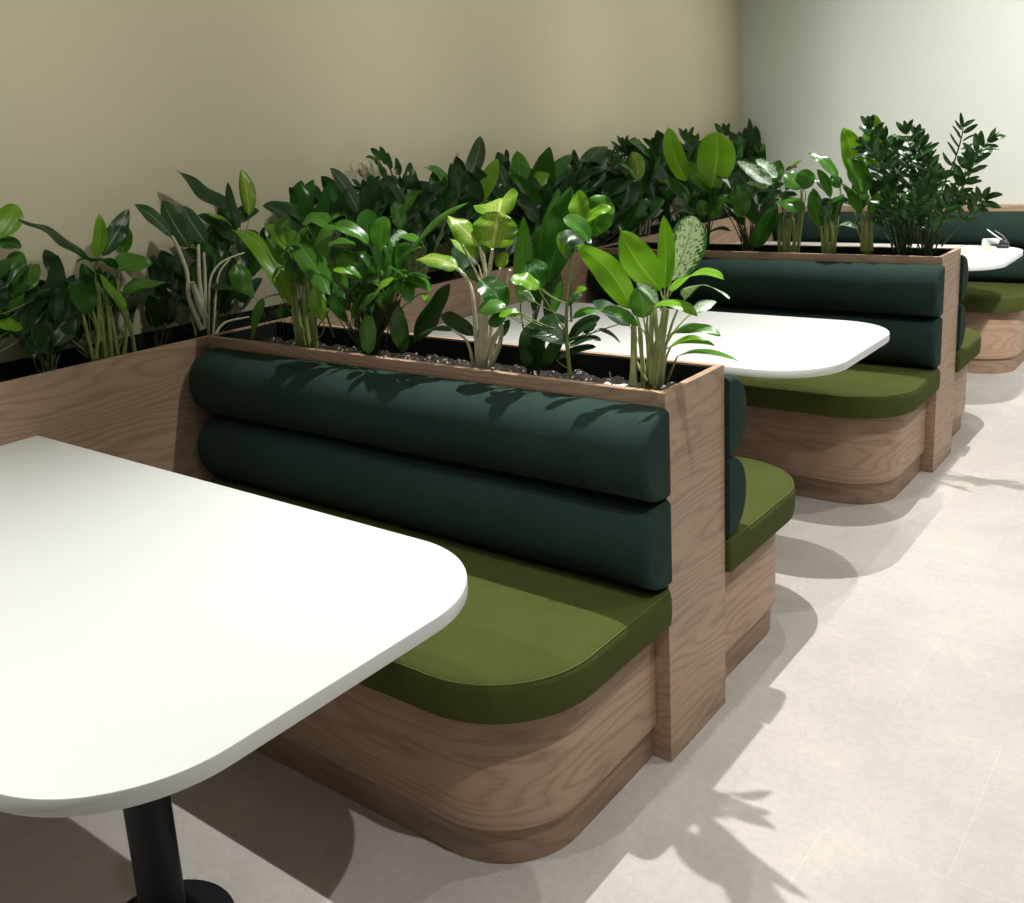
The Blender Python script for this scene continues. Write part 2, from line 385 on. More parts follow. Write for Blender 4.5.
PLANTS = [
('broad lime-green plant with a silver-flecked leaf at the aisle end of the nearest planter', 'potted plants in the nearest planter divider', (-0.087, 0.09, 0.852), 42, 'q',
 """54 -40 282 -32 -60 414 101 34 -94 8 12 le1
48 -10 279 43 0 443 52 62 -78 7 10 le1
48 20 294 92 50 435 93 64 -77 -4 11 vo1
-11 -50 238 -123 -100 385 84 52 -85 11 13 le1
69 -20 275 246 -130 327 61 -29 -2 96 19 le1
117 -50 268 270 -160 294 60 -18 -2 98 25 ve1
89 40 221 130 80 241 41 26 -63 73 18 ve1
51 -60 255 177 -110 245 70 -3 -25 97 20 le1
61 -60 253 29 -100 305 42 87 -5 49 13 ve1
16 -50 220 7 -60 292 74 36 -93 -9 10 me1
10 -60 203 -73 -100 240 40 52 -36 77 28 me1
-78 50 176 -199 80 226 63 18 -58 79 18 de1
50 0 175 178 0 182 50 -5 -35 93 15 me1
40 20 141 154 20 153 32 -9 -51 85 22 le1
84 -30 131 266 -100 154 26 -23 -28 93 16 ms0""",
 [[[[46,0,64],[67,-15,102],[87,-30,134]],26,19,"s"],[[[-33,-20,55],[-26,-25,115],[-21,-30,214]],102,63,"q"],[[[-5,-20,71],[-5,-25,117],[-7,-30,196]],58,39,"q"],[[[25,-20,54],[21,-25,119],[17,-30,178]],58,38,"q"],[[[33,-20,58],[48,-25,151],[65,-30,239]],62,43,"q"],[[[37,-20,149],[34,-25,188],[33,-30,246]],71,43,"q"],[[[17,-20,63],[19,-25,148],[26,-30,236]],82,48,"q"],[[[44,-20,66],[55,-25,122],[71,-30,154]],38,24,"q"],[[[-26,-20,114],[-2,-25,82],[12,-30,70]],44,29,"q"]]),
('cream-stemmed plant with yellow-mottled leaves in the nearest planter', 'potted plants in the nearest planter divider', (-0.573, 0.085, 0.852), 36, 'p',
 """-41 -30 310 -158 -60 333 71 30 -59 75 15 te1
26 -20 365 -49 -50 445 80 66 -64 38 14 te1
66 -20 361 76 0 450 131 36 -92 16 10 to1
52 30 434 23 90 477 133 18 -52 84 15 to0
-7 0 330 -105 20 378 60 33 -42 84 17 te1
-22 30 265 -251 60 285 54 5 -27 96 21 me1
46 30 303 58 50 344 46 54 -80 25 12 te1
-46 20 125 -164 30 174 62 27 -58 77 17 de1
-71 -30 146 -200 -50 105 33 -20 -46 86 30 de0
37 30 124 54 50 169 32 49 -85 20 12 de1
-14 50 339 -40 80 412 79 58 -66 47 11 me1
-58 50 283 -141 70 351 66 38 -65 66 15 de1""",
 [[[[-2,-20,53],[-1,-22,104],[-1,-25,209],[-7,-28,269],[-41,-30,310]],82,36,"p"],[[[7,-20,54],[23,-23,167],[46,-27,276],[34,-30,366]],87,35,"p"],[[[16,-20,60],[32,-23,167],[53,-27,277],[74,-30,362]],92,41,"p"],[[[14,-20,50],[48,-23,127],[85,-27,172],[92,-30,258]],65,33,"p"],[[[40,-20,60],[76,-22,127],[88,-25,193],[114,-27,290],[125,-30,312]],70,32,"p"],[[[16,-20,60],[44,-23,135],[69,-27,246],[95,-30,315]],65,27,"p"],[[[22,-20,133],[30,-23,211],[28,-27,276],[-33,-30,384]],49,24,"p"],[[[-19,-20,57],[-31,-25,119],[-71,-30,146]],44,33,"p"],[[[38,-20,79],[59,-25,126],[94,-30,178]],59,38,"p"]]),
('tall dark-leaved plant standing behind the round-leaved one in the nearest planter', 'potted plants in the nearest planter divider', (-0.469, 0.16, 0.852), 40, 'd',
 """51 0 262 127 20 504 111 16 -99 3 5 ge1
14 40 284 71 50 502 71 84 -50 -19 5 me1
-16 -20 211 9 -20 436 71 19 -98 -2 5 me1
9 0 186 15 20 410 53 94 -33 0 5 ge1
32 30 159 58 30 337 60 55 -83 -8 10 de1
1 -20 43 14 -50 155 42 39 -88 -28 10 ds0
15 0 40 15 0 163 46 37 -93 0 10 ds0
32 0 42 103 0 152 45 32 -93 -20 12 de0""",
 []),
('slender single-stemmed plant with round glossy leaves in the nearest planter', 'potted plants in the nearest planter divider', (-0.3, 0.08, 0.852), 22, 's',
 """48 20 407 16 40 495 56 40 -85 34 11 lo0
44 30 390 80 60 482 86 40 -91 14 11 mo0
60 0 426 117 20 457 32 -4 -80 60 17 lo0
82 -20 386 33 -50 441 50 76 -52 39 14 mo0
72 -10 367 -2 -20 398 64 36 -69 63 17 do0
0 -10 352 -8 -10 403 22 92 -35 15 10 lo0
-39 -60 276 -91 -100 300 54 62 -41 67 18 lo0
-51 -30 271 -87 -40 334 78 74 -59 33 12 go0
-52 -60 243 -81 -90 271 36 77 -15 62 15 vo0
-85 -80 219 -124 -110 212 31 26 -53 81 20 lo0
27 -10 256 56 0 270 25 -5 -77 64 17 lo0
18 -10 201 85 0 217 38 -9 -62 78 19 mo0
-57 20 203 -25 20 282 30 19 -98 -8 11 mo0
8 -30 141 -100 -50 164 66 28 -55 79 15 do0
-18 20 127 59 50 194 34 -8 -87 48 14 do0
-7 10 125 66 40 141 33 6 -59 80 20 do0
-46 10 88 50 40 122 30 -11 -58 81 18 do0
51 50 165 102 70 130 18 61 -46 64 16 de0
18 40 154 49 50 176 30 6 -94 33 15 do0
-25 20 178 -119 30 163 53 -18 -56 81 20 do0
-23 30 220 10 50 246 28 7 -83 55 15 do0
-152 -50 215 -213 -60 288 77 64 -62 45 13 go0
-132 -70 225 -196 -100 221 51 23 -59 77 21 mo0
-132 -70 209 -172 -90 185 44 -1 -76 65 16 go0
-80 -80 216 -130 -90 209 29 -3 -47 88 20 lo0""",
 [[[[0,0,51],[-6,0,133],[-4,0,210],[10,0,296],[16,0,344],[61,0,402]],54,24,"s"],[[[-24,50,178],[-23,50,266],[-18,50,347]],27,16,"d"],[[[55,0,394],[52,10,397],[48,20,407]],15,11,"s"],[[[44,0,380],[44,15,381],[44,30,390]],15,11,"s"],[[[61,0,402],[61,0,410],[60,0,426]],15,11,"s"],[[[55,0,394],[68,-10,386],[82,-20,386]],15,11,"s"],[[[44,0,380],[58,-5,370],[72,-10,367]],15,11,"s"],[[[16,0,344],[8,-5,344],[0,-10,352]],15,11,"s"],[[[0,0,231],[-20,-30,250],[-39,-60,276]],15,11,"s"],[[[0,0,231],[-26,-15,247],[-51,-30,271]],15,11,"s"],[[[-4,0,200],[-28,-30,218],[-52,-60,243]],15,11,"s"],[[[-5,0,162],[-45,-40,186],[-85,-80,219]],15,11,"s"],[[[1,0,242],[14,-5,245],[27,-10,256]],15,11,"s"],[[[-4,0,191],[7,-5,192],[18,-10,201]],15,11,"s"],[[[-5,0,172],[-31,10,183],[-57,20,203]],15,11,"s"],[[[-5,0,123],[1,-15,128],[8,-30,141]],15,11,"s"],[[[-4,0,113],[-11,10,116],[-18,20,127]],15,11,"s"],[[[-5,0,123],[-6,5,120],[-7,10,125]],15,11,"s"],[[[-1,0,72],[-24,5,76],[-46,10,88]],15,11,"s"],[[[-5,0,123],[23,25,140],[51,50,165]],15,11,"s"],[[[-6,0,133],[6,20,140],[18,40,154]],15,11,"s"],[[[-5,0,162],[-15,10,166],[-25,20,178]],15,11,"s"],[[[-4,0,200],[-14,15,206],[-23,30,220]],15,11,"s"],[[[-6,0,133],[-79,-25,170],[-152,-50,215]],15,11,"s"],[[[-5,0,153],[-69,-35,185],[-132,-70,225]],15,11,"s"],[[[-6,0,133],[-69,-35,167],[-132,-70,209]],15,11,"s"],[[[-5,0,162],[-43,-40,185],[-80,-80,216]],15,11,"s"],[[[-1,0,145],[57,20,162],[82,40,171],[110,60,180]],19,11,"d"],[[[-6,0,161],[-25,-30,219],[-41,-60,276]],21,13,"s"],[[[-7,0,144],[-87,-23,181],[-112,-47,211],[-136,-70,222]],21,13,"s"]]),
('dense glossy dark-green plant in the middle of the nearest planter', 'potted plants in the nearest planter divider', (-1.005, 0.1, 0.852), 28, 'd',
 """32 0 353 18 20 455 65 73 -65 23 10 go1
78 0 335 85 20 434 60 74 -67 8 10 mo1
64 0 329 60 20 400 53 76 -61 22 10 mo1
34 0 306 40 20 379 46 79 -60 10 10 go1
89 0 308 90 20 369 39 73 -66 20 11 mo1
80 -50 368 3 -100 419 51 63 -20 75 20 mo1
-111 -10 410 -210 -20 418 64 11 -41 91 20 mo1
-57 -40 414 -105 -80 350 43 7 -87 49 25 me1
39 -60 357 -35 -90 368 51 28 -38 88 20 mo1
43 -70 343 16 -110 312 54 20 -68 70 20 mo1
66 -90 276 18 -130 304 37 60 -19 77 17 lo1
87 -90 279 54 -120 308 33 71 -12 69 15 mo1
128 0 292 173 20 359 61 33 -94 6 12 go1
70 50 348 108 80 382 49 13 -81 57 15 vo1
179 60 359 60 80 367 40 1 -30 95 21 me1
122 20 289 387 20 471 30 -34 -80 49 10 ms1
196 -80 282 160 -120 242 36 -3 -69 72 18 lo1
235 -80 276 285 -120 227 44 34 -52 78 18 mo1
240 -80 279 359 -120 262 36 2 -34 94 18 mo1
246 -80 289 359 -120 293 31 -5 -4 100 18 go1
201 -80 275 282 -120 293 25 -21 4 98 18 mo1
293 -80 246 340 -120 227 18 9 -35 93 18 lo1
228 -80 285 218 -120 314 28 70 29 66 18 go1
231 -80 279 249 -120 246 31 24 -55 80 18 mo1
162 -30 69 179 -50 204 68 75 -64 -19 10 ge0
145 30 85 289 40 256 95 -8 -99 12 13 de1
94 -100 70 111 -100 180 57 40 -91 -6 10 mo1
49 0 107 121 20 203 41 34 -94 -6 13 de1
-33 -49 141 -72 -75 225 40 80 -57 20 12 ge1
-71 41 284 44 25 332 29 -36 -70 62 17 me1
-20 -23 247 44 -25 336 29 26 -94 -21 12 me1
98 -13 244 180 -7 291 30 -8 -96 28 16 me1
49 40 259 -21 41 331 39 55 -62 56 13 me1
51 -49 179 78 -72 260 31 56 -73 -40 11 ge1
-73 6 175 -141 16 222 30 41 -55 73 15 ge1
3 39 277 -15 65 360 25 63 -69 35 11 me1
57 27 288 -38 38 334 26 30 -58 76 17 ge1
-69 -27 157 -113 12 224 41 55 -52 65 13 ge1
59 -69 261 107 -59 327 29 25 -97 -3 12 ge1
-27 -39 173 -141 -24 230 37 37 -37 85 17 me1
17 18 248 -41 54 320 35 40 -65 65 13 me1
30 -52 180 119 -64 240 29 -37 -85 37 15 me1
-59 6 153 38 8 233 41 -17 -96 22 14 me1
69 11 219 148 20 287 36 -15 -94 30 14 ge1
-2 -52 213 139 -79 280 40 -42 -66 62 17 ge1
49 -24 199 -25 7 244 28 40 -31 86 16 ge1
-4 3 227 26 -18 307 26 23 -92 -32 11 ge1
-87 26 220 -100 30 287 31 65 -74 17 10 ge1
157 -72 265 172 -75 338 29 60 -78 -16 10 me1
-97 25 266 -58 -6 338 36 62 -54 -57 12 me1
37 -30 157 -27 -31 211 28 54 -56 62 14 me1
-38 -48 204 74 -62 277 28 -46 -68 57 16 ge1
19 -28 280 -50 -2 353 29 48 -58 66 14 ge1
126 -53 184 108 -69 249 26 81 -59 8 11 me1
-12 16 170 16 26 235 30 24 -97 3 11 me1
111 -90 185 60 -59 240 32 33 -66 68 14 ge1
-29 -1 200 55 -3 279 32 -1 -100 -2 14 me1
68 -90 191 137 -78 240 36 -7 -94 32 15 me1
36 -15 155 -8 -49 237 31 84 -48 25 12 ge1
-16 47 284 102 11 364 41 -54 -69 48 15 me1
127 -49 195 187 -74 263 38 36 -73 -58 13 ge1
-92 14 197 -209 34 247 30 26 -51 82 17 ge1
-99 41 185 -72 12 275 32 71 -57 -40 11 ge1
-5 -59 151 70 -79 236 25 -8 -98 -15 13 ge1
1 -65 245 -43 -98 314 35 79 -58 22 13 me1
36 -23 261 -54 -19 327 29 51 -47 72 15 ge1
48 -78 182 130 -53 234 38 14 -96 26 16 me1
-23 -41 246 -67 -23 325 30 57 -68 46 12 ge1
39 49 231 79 41 294 28 18 -95 -24 12 ge1
-141 16 138 -184 0 208 26 83 -36 42 12 me1
141 -61 296 141 -89 371 34 71 -67 -24 11 ge1
120 -66 291 77 -81 346 35 58 -78 23 13 ge1
169 -31 297 152 -13 376 28 55 -78 30 11 ge1
0 47 289 -54 22 332 29 63 -64 43 15 ge1
118 -45 224 200 -50 259 23 -35 -61 71 17 me1
129 -4 261 66 1 294 36 40 -38 83 17 me1
122 12 296 86 4 359 32 60 -76 24 12 ge1
12 47 293 -6 58 349 26 56 -75 34 11 me1
180 -51 308 300 -73 366 23 -32 -90 29 17 me1
78 17 260 71 32 337 36 82 -54 18 10 ge1
66 -38 255 121 -68 343 28 28 -84 -46 12 ge1
133 -63 251 54 -46 287 32 35 -30 89 17 ge1
-10 22 207 57 35 257 23 -9 -93 35 15 ge1
111 17 228 139 -14 323 33 69 -60 -40 11 ge1
89 -31 296 40 -10 361 23 41 -73 54 13 me1
-17 44 255 -115 46 306 32 33 -68 65 16 ge1""",
 [[[[39,-20,66],[107,-40,186],[195,-60,272],[240,-80,281]],23,15,"d"],[[[-48,0,44],[-52,0,138],[-51,0,263]],23,16,"d"],[[[-19,0,46],[-14,0,141],[-5,0,265]],23,15,"d"],[[[3,0,48],[14,0,143],[29,0,266]],23,15,"d"],[[[25,0,50],[42,0,145],[62,0,267]],23,15,"d"],[[[60,0,53],[87,0,148],[117,0,269]],23,15,"d"]]),
('lime-stalked leafy plant by the corner end of the nearest planter', 'potted plants in the nearest planter divider', (-1.267, 0.09, 0.852), 32, 's',
 """8 -40 178 -270 -20 394 95 54 -43 73 28 le1
183 -50 219 8 -50 407 99 67 -41 62 10 me1
177 -80 149 176 -100 255 63 82 -56 -9 10 le1
-84 0 377 -39 20 432 59 3 -95 32 13 me1
-105 -60 197 -130 -100 75 52 21 -94 27 10 me0
17 0 229 -90 30 382 91 68 -46 57 12 me1
-100 30 317 -187 50 417 77 61 -49 63 13 me1
102 0 308 106 0 400 73 82 -57 -4 10 me1
43 0 281 144 0 358 66 -27 -89 36 15 me1
-197 30 334 -124 30 413 69 6 -100 -6 13 de1
20 -20 345 94 -30 403 70 -45 -78 44 15 le1
16 28 313 98 41 389 45 -2 -98 19 14 de1
128 -15 329 104 1 413 55 57 -76 30 11 me1
72 9 260 -56 10 324 60 40 -42 81 17 me1
92 20 369 212 -13 440 46 -53 -55 65 16 me1
24 8 330 -84 35 382 43 32 -38 87 17 me1
-129 27 276 -195 17 357 57 61 -68 41 13 de1
-120 0 312 1 24 363 66 1 -91 40 17 me1
9 -32 270 93 -16 331 50 -2 -96 28 15 de1
-40 -23 308 79 -43 403 40 -37 -89 28 15 me1
-115 53 292 -70 34 414 52 64 -69 -34 11 le1
-27 -8 332 -144 8 409 56 44 -49 75 15 le1
35 16 351 203 -9 411 55 -36 -53 77 18 me1
-75 19 231 -46 55 316 64 58 -80 14 11 me1
101 -30 313 170 -16 385 47 23 -97 -2 13 me1
18 8 274 -78 18 313 58 27 -54 80 18 me1
-180 51 275 -49 51 367 65 7 -99 -11 15 le1
-102 4 239 -20 21 313 55 35 -92 -18 14 le1
-128 46 231 -16 40 276 49 -32 -60 73 18 le1
106 -37 294 55 -74 359 43 82 -32 47 13 de1""",
 [[[[-15,-10,68],[-18,-27,174],[-41,-43,208],[-105,-60,197]],32,22,"s"],[[[180,-50,97],[98,-35,263],[-64,-20,384]],30,18,"d"],[[[-2,-30,53],[2,-40,171]],83,51,"s"],[[[22,-30,55],[18,-35,158],[22,-40,210]],82,51,"s"],[[[48,-30,54],[49,-35,148],[59,-40,212]],82,50,"s"],[[[77,-30,53],[90,-35,150],[116,-40,227]],81,50,"s"],[[[10,-30,54],[4,-35,132],[2,-40,203]],82,51,"s"]]),
('low tuft of thin seedlings at the corner end of the nearest planter', 'potted plants in the nearest planter divider', (-1.436, 0.1, 0.852), 20, 'd',
 """-26 0 110 -61 0 149 35 56 -65 51 13 de0
23 0 117 18 0 160 35 64 -76 7 10 de0
72 0 124 113 0 166 34 3 -100 -3 13 de0
47 0 122 59 0 169 31 71 -68 -19 10 me0""",
 [[[[-37,0,47],[-34,0,83],[-32,0,120]],20,10,"d"],[[[-19,0,48],[-10,0,84],[0,0,122]],20,10,"d"],[[[0,0,50],[0,0,85],[-3,0,122]],20,10,"d"],[[[12,0,51],[20,0,87],[28,0,124]],20,10,"d"],[[[31,0,52],[42,0,88],[56,0,126]],20,10,"d"],[[[51,0,54],[60,0,90],[72,0,127]],20,10,"d"],[[[71,0,56],[85,0,91],[104,0,129]],20,10,"d"]]),
('round-leaved plant at the near end of the wall planter', 'plants in the long planter along the beige wall', (-1.76, -0.636, 0.825), 26, 's',
 """-6 87 464 -12 168 544 77 84 -35 41 14 lo0
-5 94 439 -19 161 432 48 74 22 64 21 go0
-23 108 365 -36 170 413 59 74 -31 59 15 mo0
17 153 316 -59 205 374 63 45 -29 84 16 mo0
-29 126 345 2 163 371 35 53 -74 42 16 do0
-32 87 264 25 126 318 77 46 -87 15 15 mo0
8 45 229 10 111 208 48 76 17 62 18 lo0
-34 63 244 -45 100 249 47 49 3 87 21 mo0
-23 140 306 -76 271 302 27 39 19 90 22 do0
-5 86 322 -29 87 363 47 84 -22 50 12 lo0
-1 114 318 5 134 351 47 71 -65 28 12 go0
8 68 355 -13 116 401 54 63 -37 68 14 go0
19 126 275 -19 233 300 37 34 -10 93 19 do0
41 56 369 39 22 415 36 99 6 9 12 go0
5 95 286 26 39 341 39 97 13 -22 14 do0
34 23 297 72 -32 353 41 72 68 17 14 go0
52 45 274 92 24 338 52 64 -51 -57 12 do0
9 94 308 31 143 332 42 59 -55 59 17 go0
36 29 319 6 -1 366 39 88 -20 43 13 do0
14 68 307 -14 42 363 45 91 -27 32 12 go0
3 76 320 -18 121 372 34 66 -41 63 13 do0
43 82 341 42 135 386 33 76 -41 51 14 go0
4 50 278 -31 9 341 41 90 -35 28 13 go0
-2 36 245 5 73 360 65 82 -56 13 11 de0
-93 106 262 -107 101 370 50 82 -56 9 10 de0
-30 116 169 -41 155 280 72 92 -33 21 11 de0
-43 83 186 -52 190 255 66 67 -35 65 16 de0
-67 65 247 -72 8 323 75 100 -3 4 12 de0
-77 52 210 -55 109 292 68 74 -63 24 12 de0
-48 91 256 -35 180 316 70 81 -41 43 15 de0
-19 115 247 -29 102 345 75 89 -45 3 10 de0
-29 86 182 -3 10 287 76 97 -1 -24 12 de0
-33 139 222 -47 244 270 69 50 -31 81 17 de0
-35 122 236 -43 165 325 64 91 -34 24 11 de0""",
 [[[[0,-2,94],[0,21,197],[0,52,310],[0,78,424]],53,23,"s"],[[[0,78,424],[-3,83,440],[-6,87,464]],18,13,"s"],[[[0,78,424],[-2,86,427],[-5,94,439]],18,13,"s"],[[[0,62,353],[-11,85,355],[-23,108,365]],18,13,"s"],[[[0,49,296],[8,101,302],[17,153,316]],18,13,"s"],[[[0,56,324],[-15,91,331],[-29,126,345]],18,13,"s"],[[[0,37,254],[-16,62,255],[-32,87,264]],18,13,"s"],[[[0,29,225],[4,37,223],[8,45,229]],18,13,"s"],[[[0,29,225],[-17,46,231],[-34,63,244]],18,13,"s"],[[[0,45,282],[-11,93,290],[-23,140,306]],18,13,"s"],[[[0,52,310],[-2,69,312],[-5,86,322]],18,13,"s"],[[[0,52,310],[-1,83,310],[-1,114,318]],18,13,"s"],[[[0,62,353],[4,65,350],[8,68,355]],18,13,"s"],[[[0,37,254],[9,81,260],[19,126,275]],18,13,"s"],[[[0,62,353],[21,59,357],[41,56,369]],18,13,"s"],[[[0,45,282],[3,70,280],[5,95,286]],18,13,"s"],[[[0,41,268],[17,32,278],[34,23,297]],18,13,"s"],[[[0,37,254],[26,41,260],[52,45,274]],18,13,"s"],[[[0,49,296],[4,71,298],[9,94,308]],18,13,"s"],[[[0,49,296],[18,39,303],[36,29,319]],18,13,"s"],[[[0,49,296],[7,58,297],[14,68,307]],18,13,"s"],[[[0,52,310],[1,64,311],[3,76,320]],18,13,"s"],[[[0,56,324],[22,69,329],[43,82,341]],18,13,"s"],[[[0,45,282],[2,47,276],[4,50,278]],18,13,"s"],[[[0,33,239],[-1,34,238],[-2,36,245]],18,13,"s"],[[[0,29,225],[-46,68,240],[-93,106,262]],18,13,"s"],[[[0,10,146],[-15,63,153],[-30,116,169]],18,13,"s"],[[[0,13,158],[-21,48,168],[-43,83,186]],18,13,"s"],[[[0,29,225],[-33,47,232],[-67,65,247]],18,13,"s"],[[[0,16,171],[-38,34,187],[-77,52,210]],18,13,"s"],[[[0,33,239],[-24,62,244],[-48,91,256]],18,13,"s"],[[[0,29,225],[-10,72,232],[-19,115,247]],18,13,"s"],[[[0,13,158],[-14,49,166],[-29,86,182]],18,13,"s"],[[[0,19,184],[-16,79,199],[-33,139,222]],18,13,"s"],[[[0,25,211],[-18,74,220],[-35,122,236]],18,13,"s"]]),
('broad plant with pale flowing stalks and one long leaf reaching left, in the wall planter', 'plants in the long planter along the beige wall', (-1.79, -0.268, 0.825), 34, 's',
 """20 -19 374 40 -217 509 79 78 41 48 10 de1
30 -1 372 40 27 503 55 86 -51 5 10 le1
-20 51 370 -20 163 503 77 72 -53 45 13 ke1
-30 121 364 -40 157 456 74 67 -66 34 11 me1
40 62 338 100 -100 380 81 -5 24 97 12 ge1
40 50 327 60 169 334 110 53 -14 84 14 me1
50 62 261 50 219 265 85 40 -3 91 14 me1
60 60 209 100 -38 333 56 94 35 -2 6 le1
40 -52 211 50 -105 318 91 99 -2 -10 11 ge1
26 1 208 -9 51 270 39 52 -50 69 13 ge1
1 -9 228 -32 70 310 37 78 -27 57 14 ge1
37 -15 252 42 -68 316 39 98 -10 -15 13 ge1
32 13 221 70 30 311 50 69 -70 -16 11 ge1
7 -12 207 -3 -20 300 41 94 -34 8 10 de1
2 -9 193 -7 -39 252 51 94 -34 -3 11 ge1
17 -40 212 18 -21 277 43 79 -59 16 10 ge1
-1 12 113 -12 27 217 66 90 -40 15 10 de1
-66 -114 216 -66 9 283 57 61 -38 69 16 de1
-12 -5 217 -1 -30 361 72 89 -43 -14 10 ge1
-11 13 198 -1 27 345 56 81 -58 0 10 ge1
-27 21 169 -12 135 252 68 52 -55 65 15 de1
-2 -44 212 15 49 277 68 50 -56 67 15 de1
-80 5 220 -69 -87 303 70 99 13 1 14 ge1
-93 -58 239 -70 -17 320 64 65 -74 19 12 de1
-46 -64 113 -69 -69 240 71 92 -36 15 10 de1
-67 -99 201 -82 -58 288 72 86 -38 33 11 de1
-51 117 162 -87 190 241 68 66 -38 65 14 de1
-63 -92 219 -69 40 299 77 83 -26 49 16 de1
-39 50 204 -43 74 323 80 67 -72 16 10 de1
-48 -33 141 -10 46 246 65 74 -64 22 13 de1
-64 70 176 -66 52 299 63 80 -59 -8 10 de1
-37 -26 188 -52 2 300 60 88 -42 22 10 de1""",
 [[[[30,-57,76],[35,-67,182],[40,-73,228]],67,38,"s"],[[[30,-22,121],[40,-40,222]],67,38,"s"],[[[30,-16,73],[40,-8,293]],68,39,"s"],[[[30,26,71],[35,20,205],[40,7,298]],68,39,"s"],[[[30,47,67],[35,68,170],[40,33,242]],69,39,"s"],[[[30,84,65],[35,72,189],[40,11,303]],69,40,"s"],[[[30,5,69],[35,11,219],[40,-3,280]],68,39,"s"],[[[30,-47,73],[35,-24,174],[40,-13,301]],67,38,"s"]]),
('shadowy tall-leaved plant between the first two plants of the wall planter', 'plants in the long planter along the beige wall', (-1.8, -0.445, 0.825), 30, 'd',
 """-18 41 174 -5 85 395 79 92 -40 3 10 de1
-23 82 319 -78 87 407 62 69 -55 47 12 de1
13 -44 108 -58 12 224 121 65 -45 61 13 de1
-16 38 241 -41 33 329 58 90 -35 24 10 de1
-34 12 143 -83 138 220 66 78 -8 63 16 de1
16 20 130 4 127 214 70 84 -27 46 15 de1
-9 60 139 17 87 277 67 91 -40 -9 10 de1
-6 -2 142 -22 60 218 59 76 -41 50 13 de1
-14 -28 205 17 -55 344 62 78 -56 -28 10 de1
-26 24 172 -55 42 256 73 88 -30 36 11 de1
11 -57 196 27 -3 317 69 81 -57 15 11 de1
-20 54 135 -14 103 226 73 75 -61 27 11 de1
-5 -22 203 -32 52 275 49 76 -29 58 14 de1
-8 14 110 31 96 206 62 70 -66 28 13 de1
-31 30 219 -45 2 327 72 93 -36 3 10 de1
4 41 201 23 56 300 58 88 -46 -10 10 de1""",
 []),
('dark dull-leaved plant beside the white-veined plant in the wall planter', 'plants in the long planter along the beige wall', (-1.83, -0.05, 0.825), 30, 'd',
 """-20 105 216 -94 117 352 98 78 -43 46 11 de1
-20 8 109 31 -30 230 87 67 -58 -47 11 de1
-20 56 213 0 17 351 64 82 -51 -26 11 de1
-20 57 114 -7 71 211 74 86 -50 -4 10 de1
-20 -12 182 -92 13 245 63 58 -24 78 14 de1""",
 []),
('plant with thick white stalks and pale-ribbed dark leaves in the wall planter corner', 'plants in the long planter along the beige wall', (-1.76, 0.074, 0.825), 20, 'd',
 """30 -92 411 50 -220 521 63 94 30 17 14 ke1
20 -25 367 30 -106 524 99 84 -46 -29 11 ke1
0 52 373 -20 -5 501 92 97 -22 5 11 ke1
0 165 419 20 63 462 80 49 42 77 17 te1
-50 216 475 -80 35 612 91 92 12 36 2 de1
-20 257 444 -40 265 602 72 62 -78 11 10 te1
0 200 404 10 161 565 52 100 3 -5 10 de1
50 122 294 90 150 177 102 93 -26 25 11 me1
30 29 228 60 188 162 69 73 14 67 17 de1
-40 223 420 -60 335 453 72 71 -8 70 19 de1
-20 110 410 -20 199 365 75 80 27 54 17 de1
-40 51 367 -50 35 439 83 89 -46 3 10 de1
-34 132 363 -56 215 444 79 62 -46 64 14 ge1
-64 183 329 -29 112 417 63 94 4 -33 13 ge1
-118 331 296 -109 472 388 59 68 -43 60 15 de1
-31 180 376 -33 58 463 64 90 24 37 15 de1
-85 214 367 -111 222 508 60 76 -62 18 10 ge1
-36 234 259 -67 272 389 61 70 -62 35 11 de1
-116 309 253 -143 435 320 85 57 -29 77 16 ge1
-63 114 399 -48 253 456 65 55 -37 75 17 ge1
-85 170 290 -78 63 362 72 96 20 19 15 ge1
-53 249 237 -20 303 304 64 62 -73 27 13 ge1
-61 195 344 -53 205 446 68 71 -71 2 10 de1
-109 151 254 -122 53 347 80 98 6 20 14 ge1
-72 160 276 -37 44 372 82 94 33 7 15 ge1
-100 259 311 -111 363 374 71 69 -32 65 16 ge1
-104 146 313 -108 173 426 75 79 -59 17 10 ge1
-84 120 350 -51 238 410 57 63 -48 61 17 ge1
-56 181 181 -26 54 294 80 98 5 -21 14 de1
-50 42 178 -50 155 247 66 63 -40 66 16 de1
-46 158 158 -33 159 282 89 75 -66 -8 10 de1
-120 233 190 -157 251 322 80 76 -58 30 11 ge1
-69 123 118 -56 213 205 81 80 -47 37 14 de1
-52 188 148 -39 152 252 61 92 -33 -23 11 ge1
-51 223 145 -66 204 250 88 78 -63 0 10 de1
-79 109 181 -43 8 292 87 91 40 7 13 ge1
-55 120 164 -43 222 259 78 71 -52 48 14 ge1
-92 167 179 -79 318 242 67 57 -36 74 17 ge1
-114 230 167 -134 174 294 81 85 -52 -10 11 ge1
-45 70 195 -9 66 340 59 76 -62 -20 10 de1
-55 205 116 -77 333 211 57 61 -40 68 15 de1
-91 188 132 -71 198 250 79 71 -70 -6 10 ge1
-80 10 225 -110 122 319 55 47 -49 74 14 de1
-108 25 155 -73 -10 268 62 80 -46 -39 11 de1
-118 23 189 -95 -36 299 51 95 -14 -28 12 de1
-77 -4 209 -49 35 297 81 66 -74 12 11 de1
-69 37 227 -48 -72 341 59 99 15 -3 13 de1
-93 -53 153 -111 -77 247 74 88 -48 4 11 de1
-90 -43 164 -57 29 200 61 33 -54 78 17 de1
-94 -34 242 -114 -38 357 54 84 -53 13 10 de1""",
